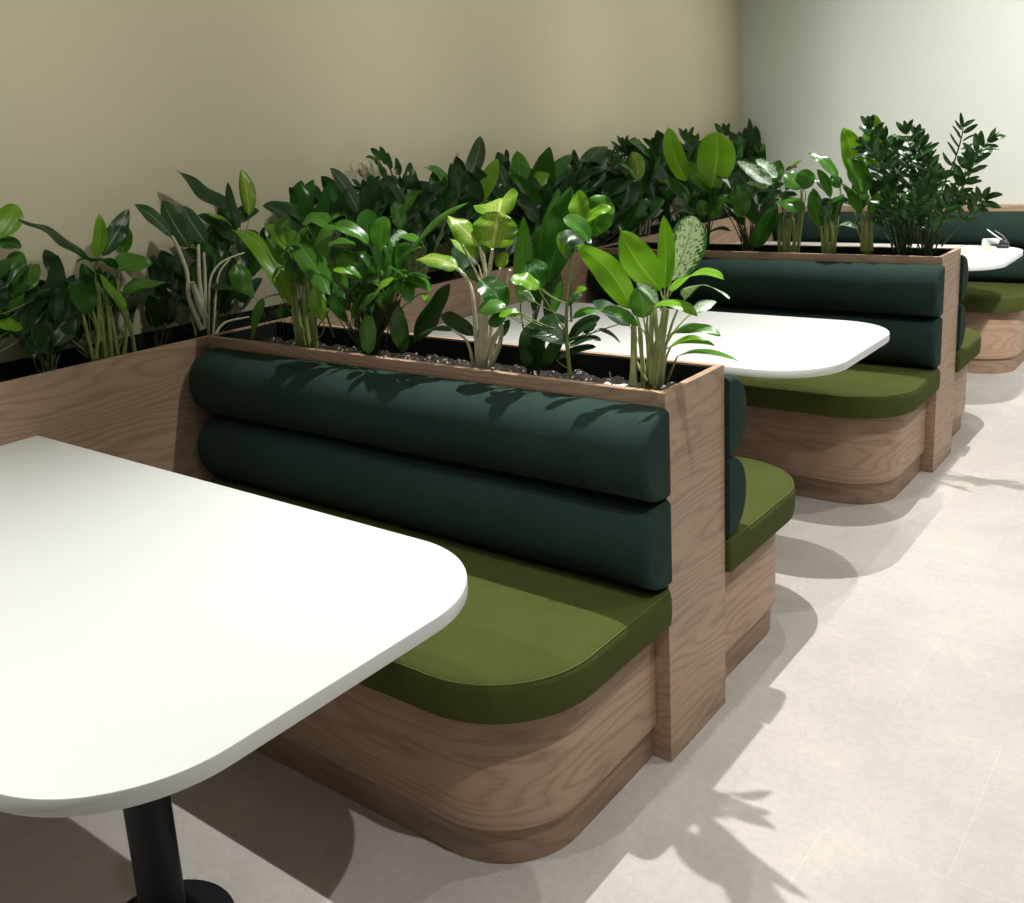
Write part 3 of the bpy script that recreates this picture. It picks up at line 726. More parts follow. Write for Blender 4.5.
 [[[[20,-20,95],[22,-53,206],[25,-49,285],[28,-75,377],[30,-92,411]],83,50,"p"],[[[20,-4,152],[25,-6,265],[30,3,374]],83,50,"p"],[[[20,5,71],[22,31,231],[25,58,284],[28,102,310],[30,181,325]],46,27,"p"],[[[20,23,68],[23,50,193],[27,71,268],[30,118,311]],46,27,"p"],[[[20,30,66],[25,74,102],[30,170,104]],49,30,"p"],[[[20,-1,134],[30,-39,256]],139,84,"p"],[[[20,-42,80],[25,-52,126],[30,-61,149]],31,19,"p"],[[[20,-8,96],[25,13,234],[30,20,345]],70,42,"p"]]),
('pale-ribbed leafy plant just left of the upright feathery one by the beige wall', 'plants in the long planter along the beige wall', (-1.8, 0.818, 0.825), 30, 's',
 """30 30 405 40 -108 584 84 99 -8 -11 12 ke1
-20 22 413 -30 -91 554 95 99 -10 -1 13 de1
60 3 355 80 -168 408 76 39 31 86 18 me1
-20 -79 438 -40 -169 507 76 89 13 43 15 de1
-40 -143 444 -50 -103 522 61 60 -68 42 11 de1
0 -223 470 0 -170 516 73 58 -53 61 14 de1
20 -30 395 28 -116 535 67 74 -55 -39 12 ge1
38 -266 391 48 -202 549 76 62 -74 26 11 ge1
25 -189 260 9 -230 406 85 90 -43 -2 11 ge1
9 27 286 6 185 384 75 63 -40 66 16 de1
50 -148 241 47 -13 318 88 55 -40 73 16 de1
22 -212 370 34 -375 470 80 89 29 36 16 ge1
4 37 253 -28 196 426 76 46 -61 65 13 ge1
56 40 368 88 103 540 93 51 -83 21 11 de1
38 -194 366 2 -110 490 70 72 -46 53 12 de1
40 -259 413 31 -244 548 94 59 -80 13 10 ge1
24 -171 323 54 -128 449 65 56 -82 14 11 de1
13 -30 232 12 -168 406 80 100 -5 -3 13 de1
14 0 236 22 197 357 89 57 -45 69 16 de1
19 -45 266 37 -234 407 81 99 0 -13 15 de1
13 -4 314 -26 -87 448 81 82 -56 -11 12 ge1
23 -194 361 60 -149 526 62 53 -84 11 11 ge1
38 12 221 39 40 404 93 79 -61 9 10 de1
43 -213 304 12 -157 450 88 83 -44 35 11 de1
9 100 217 24 256 391 72 66 -59 47 13 ge1
56 -181 303 62 -76 403 78 76 -48 45 14 de1
41 -203 406 11 -288 527 75 88 -47 -11 12 de1
5 -110 401 36 -26 516 98 62 -70 35 13 de1
24 -29 329 18 130 458 63 40 -57 72 14 de1
27 -255 343 59 -453 475 94 99 15 -1 15 de1
35 -40 340 0 237 405 100 38 -16 91 19 de1
35 75 324 43 114 501 76 67 -73 13 10 de1
9 -78 222 -7 122 353 64 47 -46 75 15 de1
16 -245 262 55 -135 423 71 62 -71 33 12 ge1""",
 []),
('upright feathery plant of small dark leaflets against the beige wall', 'plants in the long planter along the beige wall', (-1.84, 1.094, 0.825), 30, 'd',
 """-10 -31 588 -20 -95 608 33 79 7 61 18 zl0
-10 -19 593 -20 -63 646 35 97 -23 -1 13 zl0
-10 7 575 -20 -6 651 34 82 -57 1 10 zl0
-10 39 557 -20 35 625 32 57 -82 4 10 zl0
-10 84 526 -20 81 602 32 65 -76 6 10 zl0
-10 0 521 -20 -21 579 34 75 -65 -11 11 zl0
-10 -61 470 -20 -92 552 46 76 -64 -15 11 zl0
-10 128 481 -20 164 580 47 78 -56 29 11 zl0
-10 139 500 -20 198 539 44 72 -29 63 16 zl0
-10 -74 466 -20 -106 517 38 91 -41 -9 12 zl0
-10 44 476 -20 45 532 37 58 -81 11 10 zl0
-10 91 450 -20 141 497 39 57 -50 65 14 zl0
-10 9 456 -20 -24 498 38 96 -28 0 13 zl0
-10 67 530 -20 95 573 31 74 -48 48 12 zl0
-10 -14 568 -20 -51 600 31 98 -16 12 14 zl0
0 -46 319 -16 -96 363 25 94 -4 35 8 zl0
0 -46 319 56 -22 367 26 15 -93 33 8 zl0
0 -57 377 -27 -113 424 26 91 -12 40 8 zl0
0 -57 377 53 -39 423 30 28 -94 19 8 zl0
0 -70 423 -49 -128 455 25 77 -38 50 8 zl0
0 -70 423 51 -42 491 28 30 -94 17 8 zl0
0 -91 457 -48 -158 449 28 68 -53 50 8 zl0
0 -91 457 7 -94 544 27 84 -54 -4 8 zl0
0 -122 477 -13 -200 442 24 92 -27 28 8 zl0
0 -122 477 36 -136 531 29 95 16 -27 8 zl0
0 -152 487 -2 -232 479 26 85 -7 51 8 zl0
0 -152 487 1 -202 530 25 100 0 -1 8 zl0
0 -161 491 0 -208 510 27 -9 37 91 5 zl0
0 98 303 -48 57 351 30 79 -28 55 8 zl0
0 98 303 37 119 348 30 39 -89 23 8 zl0
0 101 356 -47 61 397 28 75 -59 30 8 zl0
0 101 356 43 136 411 26 22 -89 40 8 zl0
0 96 399 -53 41 439 28 79 -44 43 8 zl0
0 96 399 54 144 466 26 49 -85 21 8 zl0
0 93 433 -53 58 486 29 65 -73 24 8 zl0
0 93 433 53 143 497 28 34 -85 39 8 zl0
0 89 457 -51 26 486 31 79 -46 41 8 zl0
0 89 457 39 131 511 28 51 -81 29 8 zl0
0 85 473 -27 53 534 29 91 -34 24 8 zl0
0 85 473 21 91 543 27 58 -81 -11 8 zl0
0 83 479 0 72 528 28 -9 41 9 5 zl0
28 -129 229 -8 -283 339 84 98 -12 15 15 ze1
12 -150 290 9 -292 377 84 87 25 43 16 ze1
57 -211 360 32 -53 431 81 42 -32 85 17 ze1
24 -37 254 -9 -61 435 58 84 -53 9 10 de1
8 92 346 33 131 464 90 51 -84 16 11 de1
8 -54 284 -20 -176 392 76 98 -20 3 14 de1
9 -61 319 16 -29 486 77 64 -76 12 10 ze1
14 -108 238 36 3 309 89 53 -53 66 16 ze1
15 37 249 4 172 354 68 48 -52 71 15 ze1
4 -145 330 -9 -259 424 67 98 5 19 14 de1
55 4 358 50 250 436 76 49 -26 84 18 ze1
13 -2 232 40 151 286 78 47 -36 80 18 de1
19 -76 239 26 -209 338 58 99 12 9 15 de1
46 -36 282 23 -34 427 63 65 -75 11 10 de1
23 103 365 11 313 464 76 37 -38 85 17 ze1
14 33 246 -8 106 361 74 61 -61 50 12 de1
56 -10 374 17 241 491 88 70 -21 68 17 de1
16 -164 233 -4 -58 363 61 52 -62 58 13 ze1
16 -150 375 17 -156 531 67 52 -86 -3 10 de1
4 48 359 14 134 506 60 73 -61 31 12 de1
20 -151 360 9 -9 472 83 67 -43 61 15 de1
7 -77 265 -30 135 389 77 39 -41 82 16 ze1
3 -119 393 -36 65 530 88 65 -36 67 15 de1
36 -145 273 3 -225 381 76 88 -47 -8 13 de1
46 -49 360 49 119 449 88 60 -38 71 16 ze1
57 28 244 21 -52 344 83 94 -34 8 13 de1
5 -107 371 29 -80 510 86 61 -79 5 10 de1
44 -12 303 22 168 413 79 46 -42 78 16 de1""",
 [[[[0,0,43],[-5,31,269],[-10,50,425],[-15,41,549],[-20,-18,612]],63,26,"d"],[[[0,-13,74],[0,-21,137],[0,-31,226],[0,-43,305],[0,-54,363],[0,-66,410],[0,-82,447],[0,-108,470],[0,-139,483],[0,-161,491]],34,14,"d"],[[[0,20,69],[0,42,130],[0,73,215],[0,95,290],[0,101,343],[0,98,386],[0,93,421],[0,90,448],[0,86,467],[0,83,479]],34,14,"d"]]),
('bushy green plant with one yellow-green leaf right of the feathery one', 'plants in the long planter along the beige wall', (-1.76, 1.125, 0.825), 30, 's',
 """50 -107 378 60 35 473 79 39 -53 75 15 me1
50 -105 326 60 -150 435 72 88 -41 -25 11 mo1
50 -35 300 50 6 428 58 55 -80 25 11 me1
30 -61 308 30 10 417 55 48 -73 48 12 ge1
20 70 420 30 177 388 71 61 17 78 19 ge1
0 96 446 0 191 450 64 46 -4 89 22 me1
42 23 329 63 10 470 69 81 -57 -17 10 de1
30 -53 350 8 123 452 86 36 -43 83 16 de1
36 -55 240 44 154 303 76 41 -28 87 19 de1
38 181 339 50 178 517 65 47 -88 -4 10 ge1
16 73 184 19 95 321 90 51 -85 12 10 de1
12 -72 258 4 -198 393 90 99 -12 -5 13 de1
51 -142 197 76 -14 333 59 61 -63 48 13 de1
20 17 237 53 -91 366 89 94 -10 -33 13 de1
37 167 280 -3 439 389 90 57 -23 79 18 de1
45 -126 274 42 -84 406 73 78 -59 20 11 de1
57 -87 360 57 133 457 82 31 -38 87 17 de1
9 87 341 -18 56 525 66 87 -50 4 10 ge1
21 202 346 56 56 487 63 98 7 -17 14 de1
1 74 221 -36 84 419 93 59 -80 15 10 de1
26 -49 363 53 -194 515 60 97 -6 -23 13 de1
52 38 365 25 238 497 90 28 -50 82 15 de1
54 26 250 69 -36 411 86 51 -79 -34 11 de1
1 227 325 18 331 512 75 50 -78 39 12 de1
8 -48 256 -10 -103 368 83 90 -44 -7 11 de1
37 -66 307 2 135 452 79 63 -38 68 15 de1
17 98 315 -8 158 512 93 63 -71 30 11 ge1
50 -137 200 77 0 280 63 31 -52 80 16 ge1
29 -25 372 15 39 539 64 57 -75 34 11 de1
41 146 303 18 19 473 79 97 -23 -4 12 de1
30 187 339 67 209 461 96 69 -72 -8 11 de1
12 -42 321 37 109 414 91 50 -51 70 16 ge1
34 92 374 69 10 498 93 78 -39 -49 12 de1
35 -17 244 22 117 359 88 74 -39 54 14 de1
32 34 296 4 -34 430 62 83 -54 -10 11 de1
16 42 210 51 -43 372 91 92 -22 -32 12 de1""",
 []),
('plant with a broad yellow-green leaf and arching tips behind the mottled plant', 'plants in the long planter along the beige wall', (-1.8, 1.508, 0.825), 34, 's',
 """20 -14 385 20 -253 553 86 91 24 34 30 me1
-20 71 471 -30 200 670 101 67 -61 43 12 ke1
40 34 360 50 212 565 114 54 -65 54 13 le1
-50 66 475 -60 57 588 74 70 -71 0 10 de1
30 -105 389 50 -262 460 89 47 41 78 17 ge1
16 -129 360 42 84 426 90 55 -31 77 19 de1
7 22 154 31 -289 320 100 78 34 52 16 de1
18 91 274 41 249 451 123 37 -72 59 13 ge1
8 80 167 12 129 352 109 76 -64 15 10 de1
30 -8 252 61 255 376 97 40 -43 81 17 ge1
8 -217 228 -9 -241 394 87 68 -74 -4 10 de1
58 55 362 23 8 530 97 78 -63 -1 11 de1
10 -56 321 37 -273 423 89 87 29 39 17 de1
9 130 262 45 460 352 122 39 -28 88 19 de1
4 221 311 -31 355 504 118 54 -64 54 12 ge1
34 183 154 45 200 387 115 49 -87 4 10 de1
51 -113 275 79 -124 426 82 64 -74 -17 10 de1
20 62 198 57 -209 372 86 99 16 3 16 de1
19 -71 383 -17 13 557 92 42 -78 47 11 de1
43 -280 369 73 -435 532 77 81 -34 -47 13 de1
50 -16 325 30 167 512 89 72 -46 53 13 ge1
13 68 299 28 -136 452 113 99 -1 -11 15 de1
35 -192 291 73 -11 380 111 50 -46 73 17 de1
3 -124 308 16 -192 541 95 53 -81 -27 10 ge1
27 10 206 -6 16 374 112 64 -76 15 10 de1
50 -5 136 30 -228 298 122 100 -6 4 15 de1
10 -56 183 19 -165 338 115 100 -2 -7 12 de1
56 -196 358 20 62 413 74 18 -18 97 20 de1
30 196 345 12 215 533 97 77 -62 13 10 de1
29 -111 351 -2 -304 489 86 90 15 41 15 de1
19 12 315 44 -173 496 86 94 -17 -30 14 de1
38 9 151 61 -5 321 85 43 -89 -14 10 de1
4 -9 256 -8 109 406 105 61 -60 52 13 de1
58 -35 340 85 14 477 108 45 -87 22 11 de1
30 158 356 36 467 451 79 59 -25 77 18 de1
45 133 256 16 250 477 93 70 -58 40 11 de1
13 -207 228 32 9 315 116 49 -37 79 17 de1
59 -141 371 94 -169 568 75 54 -82 -21 10 de1""",
 []),
('plant of striped upright leaves against the beige wall behind the tall dark-leaved one', 'plants in the long planter along the beige wall', (-1.8, 2.063, 0.825), 34, 'd',
 """20 -160 426 30 -167 594 136 76 -65 -7 10 me1
-30 -187 472 -40 -229 593 102 84 -54 -12 11 de1
0 -54 374 -10 138 589 94 60 -58 55 13 ke1
30 -84 362 30 89 537 93 64 -54 54 13 le1
0 134 409 0 346 467 107 28 -25 93 20 ke1
-50 212 478 -60 300 529 41 54 -37 75 16 de1
-60 -122 549 -60 -127 604 29 80 -60 -5 10 de1
60 -58 351 58 221 475 87 41 -37 84 17 ge1
6 37 180 -2 -133 358 113 83 -43 -37 13 ke1
18 -282 345 51 -515 546 93 89 -22 -40 14 de1
37 -23 384 45 279 548 97 35 -46 82 16 ge1
56 -69 270 95 -17 435 128 43 -89 18 11 de1
60 -46 241 82 -308 407 127 97 18 15 16 de1
45 16 272 15 307 420 122 37 -39 84 17 de1
5 127 361 18 -133 499 121 61 40 69 16 ge1
45 40 347 75 39 603 132 37 -93 -5 10 ge1
8 -197 151 19 -403 287 102 97 18 18 15 de1
55 -20 274 64 -265 490 99 97 -14 -20 14 ge1
17 -296 306 42 -620 449 130 91 23 36 17 ke1
45 -370 210 62 -155 277 110 47 -30 83 18 ge1
45 -328 130 60 -153 229 111 68 -41 61 16 ke1
37 -120 157 29 86 280 130 65 -37 66 16 ke1
12 6 244 2 13 431 108 52 -85 6 10 ge1
29 88 276 51 458 376 114 61 -24 76 19 ge1
15 -242 349 30 -344 552 100 91 -34 -24 11 ke1
46 -14 87 34 34 312 119 63 -76 19 10 ge1
59 -114 299 71 198 461 114 50 -41 76 16 de1
32 76 155 35 131 384 105 65 -74 17 10 de1
2 253 336 32 326 521 124 45 -85 26 11 de1
6 74 367 5 392 440 101 41 -20 89 19 de1
54 118 153 54 66 330 130 80 -57 -17 10 ge1
9 66 146 -21 99 361 95 55 -81 20 10 ge1
48 124 292 66 394 435 124 28 -46 84 16 de1
15 -84 259 20 -212 449 126 70 -58 -41 12 de1
52 92 346 27 -176 480 124 75 23 61 17 de1
32 -196 287 28 -458 481 112 87 28 40 15 ke1
42 108 126 15 289 272 116 58 -46 67 14 ge1
20 -25 233 21 -260 400 96 99 9 12 15 de1
18 187 135 33 37 328 116 56 -63 -53 13 de1
44 133 339 4 427 526 108 36 -47 81 16 de1
51 -60 260 37 249 349 107 28 -25 93 19 ge1
12 96 116 -18 255 281 98 58 -53 62 13 de1
20 30 278 6 366 349 126 12 -20 97 20 de1
9 -34 237 -21 246 345 113 53 -25 81 18 ge1
49 -321 259 18 -422 488 89 75 -63 -18 11 de1
45 175 70 41 212 275 88 45 -88 17 10 de1""",
 []),
('grey-green leaved plant against the beige wall left of the blackish feathery one', 'plants in the long planter along the beige wall', (-1.8, 2.513, 0.825), 34, 'd',
 """0 -80 375 0 -89 582 73 88 -47 -2 10 de1
0 -55 388 0 248 581 123 45 -48 75 16 ke1
60 336 399 70 -98 418 77 32 5 95 21 de1
-30 152 422 -30 293 567 71 45 -64 63 13 de1
30 180 127 -9 28 325 98 94 -34 -8 13 de1
26 158 94 35 -137 300 140 97 -13 -23 15 de1
9 -204 126 34 -222 323 123 39 -91 -13 10 de1
28 -49 346 51 137 534 125 69 -55 46 13 de1
44 135 146 49 478 267 91 36 -32 88 18 de1
30 27 298 21 -255 508 100 86 -32 -39 15 de1
33 314 210 39 521 393 128 65 -51 56 14 de1
20 121 189 0 -163 387 126 100 -3 6 15 de1
31 -37 343 24 -200 480 116 95 18 26 14 de1
15 271 216 20 360 414 135 44 -82 36 11 de1
40 -269 324 13 11 515 81 45 -47 76 15 de1
15 334 130 48 629 250 141 57 -36 74 17 ge1
46 -98 349 31 222 457 106 30 -29 91 18 de1
1 -248 208 -19 58 397 110 34 -48 81 16 ge1
9 189 124 -29 404 274 107 25 -53 81 15 de1
19 122 340 29 427 477 110 62 -34 71 17 de1
30 150 146 54 -116 355 125 91 -20 -35 15 de1
15 198 320 35 -167 490 123 81 28 52 17 de1
29 313 109 37 559 317 119 52 -56 64 14 ge1
34 -122 192 72 169 281 85 41 -32 86 19 de1
49 -250 383 49 20 445 117 37 -21 90 19 de1
4 24 232 -1 261 446 85 58 -54 61 14 ge1
23 154 238 56 345 370 111 26 -58 77 15 ge1
27 -73 215 40 -285 374 115 91 29 31 15 ge1
37 -170 133 76 -74 306 124 48 -81 34 12 ge1
5 -18 346 24 -178 553 98 53 -64 -55 13 de1
38 121 316 5 517 402 120 45 -15 88 19 de1
14 321 82 5 728 175 126 26 -21 94 19 ge1
23 89 296 61 2 480 98 44 -77 -46 11 de1
35 233 257 51 314 419 107 30 -86 41 11 de1
54 -269 318 59 -223 512 97 47 -86 19 10 de1
15 -89 271 49 191 437 112 21 -52 83 16 ge1
46 -278 150 45 -181 368 89 53 -78 35 11 de1
9 144 171 19 139 353 101 30 -95 -4 10 ge1
16 27 182 23 -230 320 86 93 19 31 16 de1
15 -245 338 33 -322 528 89 39 -84 -38 11 de1""",
 []),
('blackish feathery plant standing against the beige wall left of the two tall yellow-green leaves', 'plants in the long planter along the beige wall', (-1.84, 3.069, 0.825), 30, 'd',
 """0 -34 252 -61 -52 298 32 63 -49 60 8 zl0
0 -34 252 50 -20 325 32 39 -92 -8 8 zl0
0 -44 334 -80 -86 393 36 66 -52 54 8 zl0
0 -44 334 69 -27 393 35 21 -97 10 8 zl0
0 -57 410 -75 -92 499 39 69 -64 34 8 zl0
0 -57 410 78 -60 485 36 12 -99 8 8 zl0
0 -67 472 -36 -131 548 39 91 -35 22 8 zl0
0 -67 472 57 -15 566 32 41 -87 27 8 zl0
0 -73 513 -50 -116 589 35 85 -40 33 8 zl0
0 -73 513 69 -37 603 33 41 -91 5 8 zl0
0 -76 538 -56 -125 606 35 80 -53 28 8 zl0
0 -76 538 67 -60 619 39 -7 -96 26 8 zl0
0 -79 553 -29 -106 636 39 89 -42 18 8 zl0
0 -79 553 26 -71 633 32 63 -77 -14 8 zl0
0 -79 559 0 -89 625 35 -9 35 5 5 zl0
0 84 240 -63 65 295 32 59 -67 46 8 zl0
0 84 240 58 124 307 32 21 -91 36 8 zl0
0 91 310 -72 87 366 39 54 -54 64 8 zl0
0 91 310 72 110 373 36 2 -93 36 8 zl0
0 93 371 -69 32 423 36 74 -46 48 8 zl0
0 93 371 82 116 448 39 7 -96 27 8 zl0
0 92 423 -68 49 507 32 70 -68 22 8 zl0
0 92 423 73 136 485 39 7 -85 53 8 zl0
0 87 468 -69 60 530 38 52 -81 29 8 zl0
0 87 468 51 117 544 32 24 -94 22 8 zl0
0 77 504 -60 0 557 31 83 -42 37 8 zl0
0 77 504 61 72 564 35 -10 -99 9 8 zl0
0 67 532 -28 14 604 33 84 -54 -7 8 zl0
0 67 532 22 63 608 32 55 -81 -20 8 zl0
0 64 541 0 45 602 35 -9 47 15 5 zl0
0 205 229 -54 183 282 36 70 -48 53 8 zl0
0 205 229 46 254 272 31 30 -78 55 8 zl0
0 229 291 -44 190 373 35 72 -61 34 8 zl0
0 229 291 62 300 350 31 37 -76 54 8 zl0
0 245 342 -61 220 417 38 76 -44 48 8 zl0
0 245 342 76 318 396 32 25 -73 64 8 zl0
0 258 388 -82 262 473 37 53 -64 57 8 zl0
0 258 388 77 277 440 38 -4 -83 56 8 zl0
0 269 436 -87 243 504 32 55 -69 46 8 zl0
0 269 436 57 321 503 39 20 -84 50 8 zl0
0 276 482 -67 246 566 35 73 -56 39 8 zl0
0 276 482 49 351 534 38 44 -67 60 8 zl0
0 281 519 -35 286 589 35 39 -88 28 8 zl0
0 281 519 40 297 594 37 21 -97 14 8 zl0
0 283 532 0 292 594 35 -9 7 -1 5 zl0
0 -165 266 -35 -242 310 38 90 -32 31 8 zl0
0 -165 266 65 -152 320 32 7 -98 18 8 zl0
0 -189 332 -34 -258 384 33 74 -66 -13 8 zl0
0 -189 332 56 -174 412 34 7 -99 14 8 zl0
0 -204 382 -82 -262 444 35 68 -69 26 8 zl0
0 -204 382 80 -208 437 39 -13 -96 24 8 zl0
0 -215 426 -72 -249 482 33 57 -77 31 8 zl0
0 -215 426 44 -169 524 31 57 -80 19 8 zl0
0 -220 465 -53 -279 525 33 75 -64 16 8 zl0
0 -220 465 71 -212 534 36 0 -97 24 8 zl0
0 -221 494 -27 -247 584 33 82 -56 9 8 zl0
0 -221 494 15 -200 569 34 12 -96 26 8 zl0
0 -221 504 0 -225 566 35 -9 27 2 5 zl0
80 -65 379 80 -127 543 137 75 -62 -24 11 te1
90 -78 376 100 -292 485 51 93 20 31 17 me1
55 64 154 58 53 319 107 35 -93 -7 10 de1
47 158 205 51 462 377 112 25 -48 84 16 ge1
41 205 275 50 536 409 108 42 -35 84 17 de1
21 399 294 -15 821 470 101 25 -35 90 17 de1
14 -225 166 14 45 334 81 19 -52 83 16 de1
10 428 220 -9 182 408 113 87 -34 -36 15 ze1
32 148 133 11 426 324 95 58 -43 69 15 de1
32 -247 359 69 -642 520 118 24 38 89 17 de1
37 357 250 71 647 396 95 55 -43 72 17 de1
55 -1 313 49 239 535 99 25 -65 71 14 ge1
54 -224 345 18 -159 551 119 40 -85 34 11 ze1
7 25 309 17 233 418 90 52 -42 75 16 ge1
13 -48 341 -15 218 509 86 47 -44 77 16 ge1
55 -136 81 30 179 260 98 52 -39 76 16 ge1
13 -286 231 51 -644 380 105 71 33 62 17 de1
7 261 139 -13 714 257 125 32 -23 92 19 de1
17 212 231 31 -49 451 83 94 -20 -29 14 de1
4 -198 278 11 -100 432 108 35 -80 49 12 ze1
1 -231 95 21 -552 288 106 93 24 30 16 ge1
19 232 290 -2 499 438 84 37 -43 82 16 ge1
41 -269 197 4 -412 397 98 93 -36 -9 12 ze1
22 -79 205 13 -142 413 123 68 -71 -19 11 de1
52 -172 187 78 -541 376 91 77 33 54 17 de1
17 325 218 40 127 470 99 83 -40 -39 13 de1
47 161 190 59 458 397 91 35 -55 76 15 ge1
48 -67 56 47 82 238 124 59 -63 51 13 ze1
59 -10 144 52 287 292 107 42 -40 82 17 ge1
53 -288 234 71 -302 418 79 61 -78 -12 10 ze1
47 278 182 39 715 345 81 18 -34 92 18 de1
3 -141 306 23 -405 486 80 99 13 8 15 ze1
31 138 166 60 360 364 108 59 -58 56 14 ze1
59 307 93 62 136 351 123 65 -63 -43 12 de1
16 -240 330 20 -89 487 90 37 -68 64 13 ze1
14 -29 279 24 -139 468 91 86 -42 -29 12 ze1
45 -269 257 53 -124 439 99 68 -59 44 13 ze1
53 296 245 33 373 423 81 38 -83 40 11 de1""",
 [[[[0,-16,-2],[0,-19,8],[0,-25,127],[0,-32,238],[0,-44,330],[0,-57,414],[0,-68,480],[0,-74,521],[0,-77,545],[0,-79,559]],50,21,"d"],[[[0,17,-2],[0,36,3],[0,62,121],[0,82,228],[0,91,307],[0,93,374],[0,92,431],[0,84,479],[0,73,516],[0,64,541]],50,21,"d"],[[[0,51,-2],[0,93,-2],[0,152,115],[0,200,217],[0,228,288],[0,246,344],[0,260,396],[0,271,450],[0,278,498],[0,283,532]],50,21,"d"],[[[0,-32,-2],[0,-68,16],[0,-117,141],[0,-159,249],[0,-184,317],[0,-200,367],[0,-212,410],[0,-218,450],[0,-220,482],[0,-221,504]],50,21,"d"],[[[80,-184,140],[70,-167,218],[60,-149,295]],80,56,"b"],[[[80,-66,80],[70,-43,142],[60,-26,189]],81,57,"b"],[[[80,-1,72],[70,29,151],[60,37,199]],82,57,"b"],[[[80,41,68],[70,71,147],[60,99,193]],82,58,"b"]]),
('dark spiky-leaved plant in the far corner of the two walls', 'plants in the long planter along the beige wall', (-1.8, 4.608, 0.825), 30, 'd',
 """25 -60 418 77 -188 693 71 67 -62 -41 11 de1
-30 122 410 -31 162 645 91 30 -82 48 12 de1
-1 54 424 -71 162 567 83 17 -23 96 19 de1
-6 68 401 -63 -285 628 91 99 -10 9 16 de1
-33 -36 419 -111 84 609 93 41 -69 60 12 de1
-8 -40 418 -21 -24 638 90 52 -85 9 10 de1
-12 137 409 -93 162 513 76 40 -18 90 19 de1
3 -119 389 12 -347 539 89 100 7 4 15 de1
28 162 404 -7 126 545 84 86 -50 -10 12 de1
-11 23 381 -15 144 589 90 41 -79 46 12 de1
-15 162 402 -92 162 523 96 26 -15 95 12 ke1
12 162 391 10 162 393 62 27 0 96 35 ke1
40 -242 427 40 -260 588 61 49 -86 -10 10 me1
40 129 419 40 156 519 55 22 -94 26 10 le1
7 -170 216 12 -400 351 58 51 44 74 16 de1
54 -420 214 34 -287 380 68 51 -64 57 13 de1
55 81 340 29 162 497 77 6 -49 87 16 ge1
58 -486 241 62 -559 429 79 69 -67 -27 11 de1
5 162 292 25 142 452 75 59 -51 -63 14 de1
33 -66 249 27 -400 399 63 49 35 80 17 de1
41 162 191 45 -15 410 72 52 -66 -54 13 de1
2 46 389 -19 162 492 61 4 -29 96 19 ge1
28 -65 350 -11 96 527 71 46 -61 65 13 ge1
10 162 342 47 -198 507 73 38 37 85 18 ge1
32 162 207 10 162 354 67 53 -57 63 13 de1
41 -451 321 23 -501 483 66 40 -89 -23 11 ge1
53 131 230 44 -255 374 76 61 27 75 18 de1
17 -159 263 45 -561 447 81 86 26 43 17 de1
48 162 232 54 23 369 67 97 16 19 15 ge1
59 -159 264 22 -318 406 76 92 -36 -17 14 de1
18 -322 259 23 126 340 84 38 -17 91 20 ge1
6 23 323 43 23 466 86 38 -92 -10 10 de1
32 -40 176 28 -284 356 63 97 14 21 15 ge1""",
 []),
('dark bushy plant against the beige wall behind the two tall yellow-green leaves', 'plants in the long planter along the beige wall', (-1.82, 3.603, 0.825), 30, 'd',
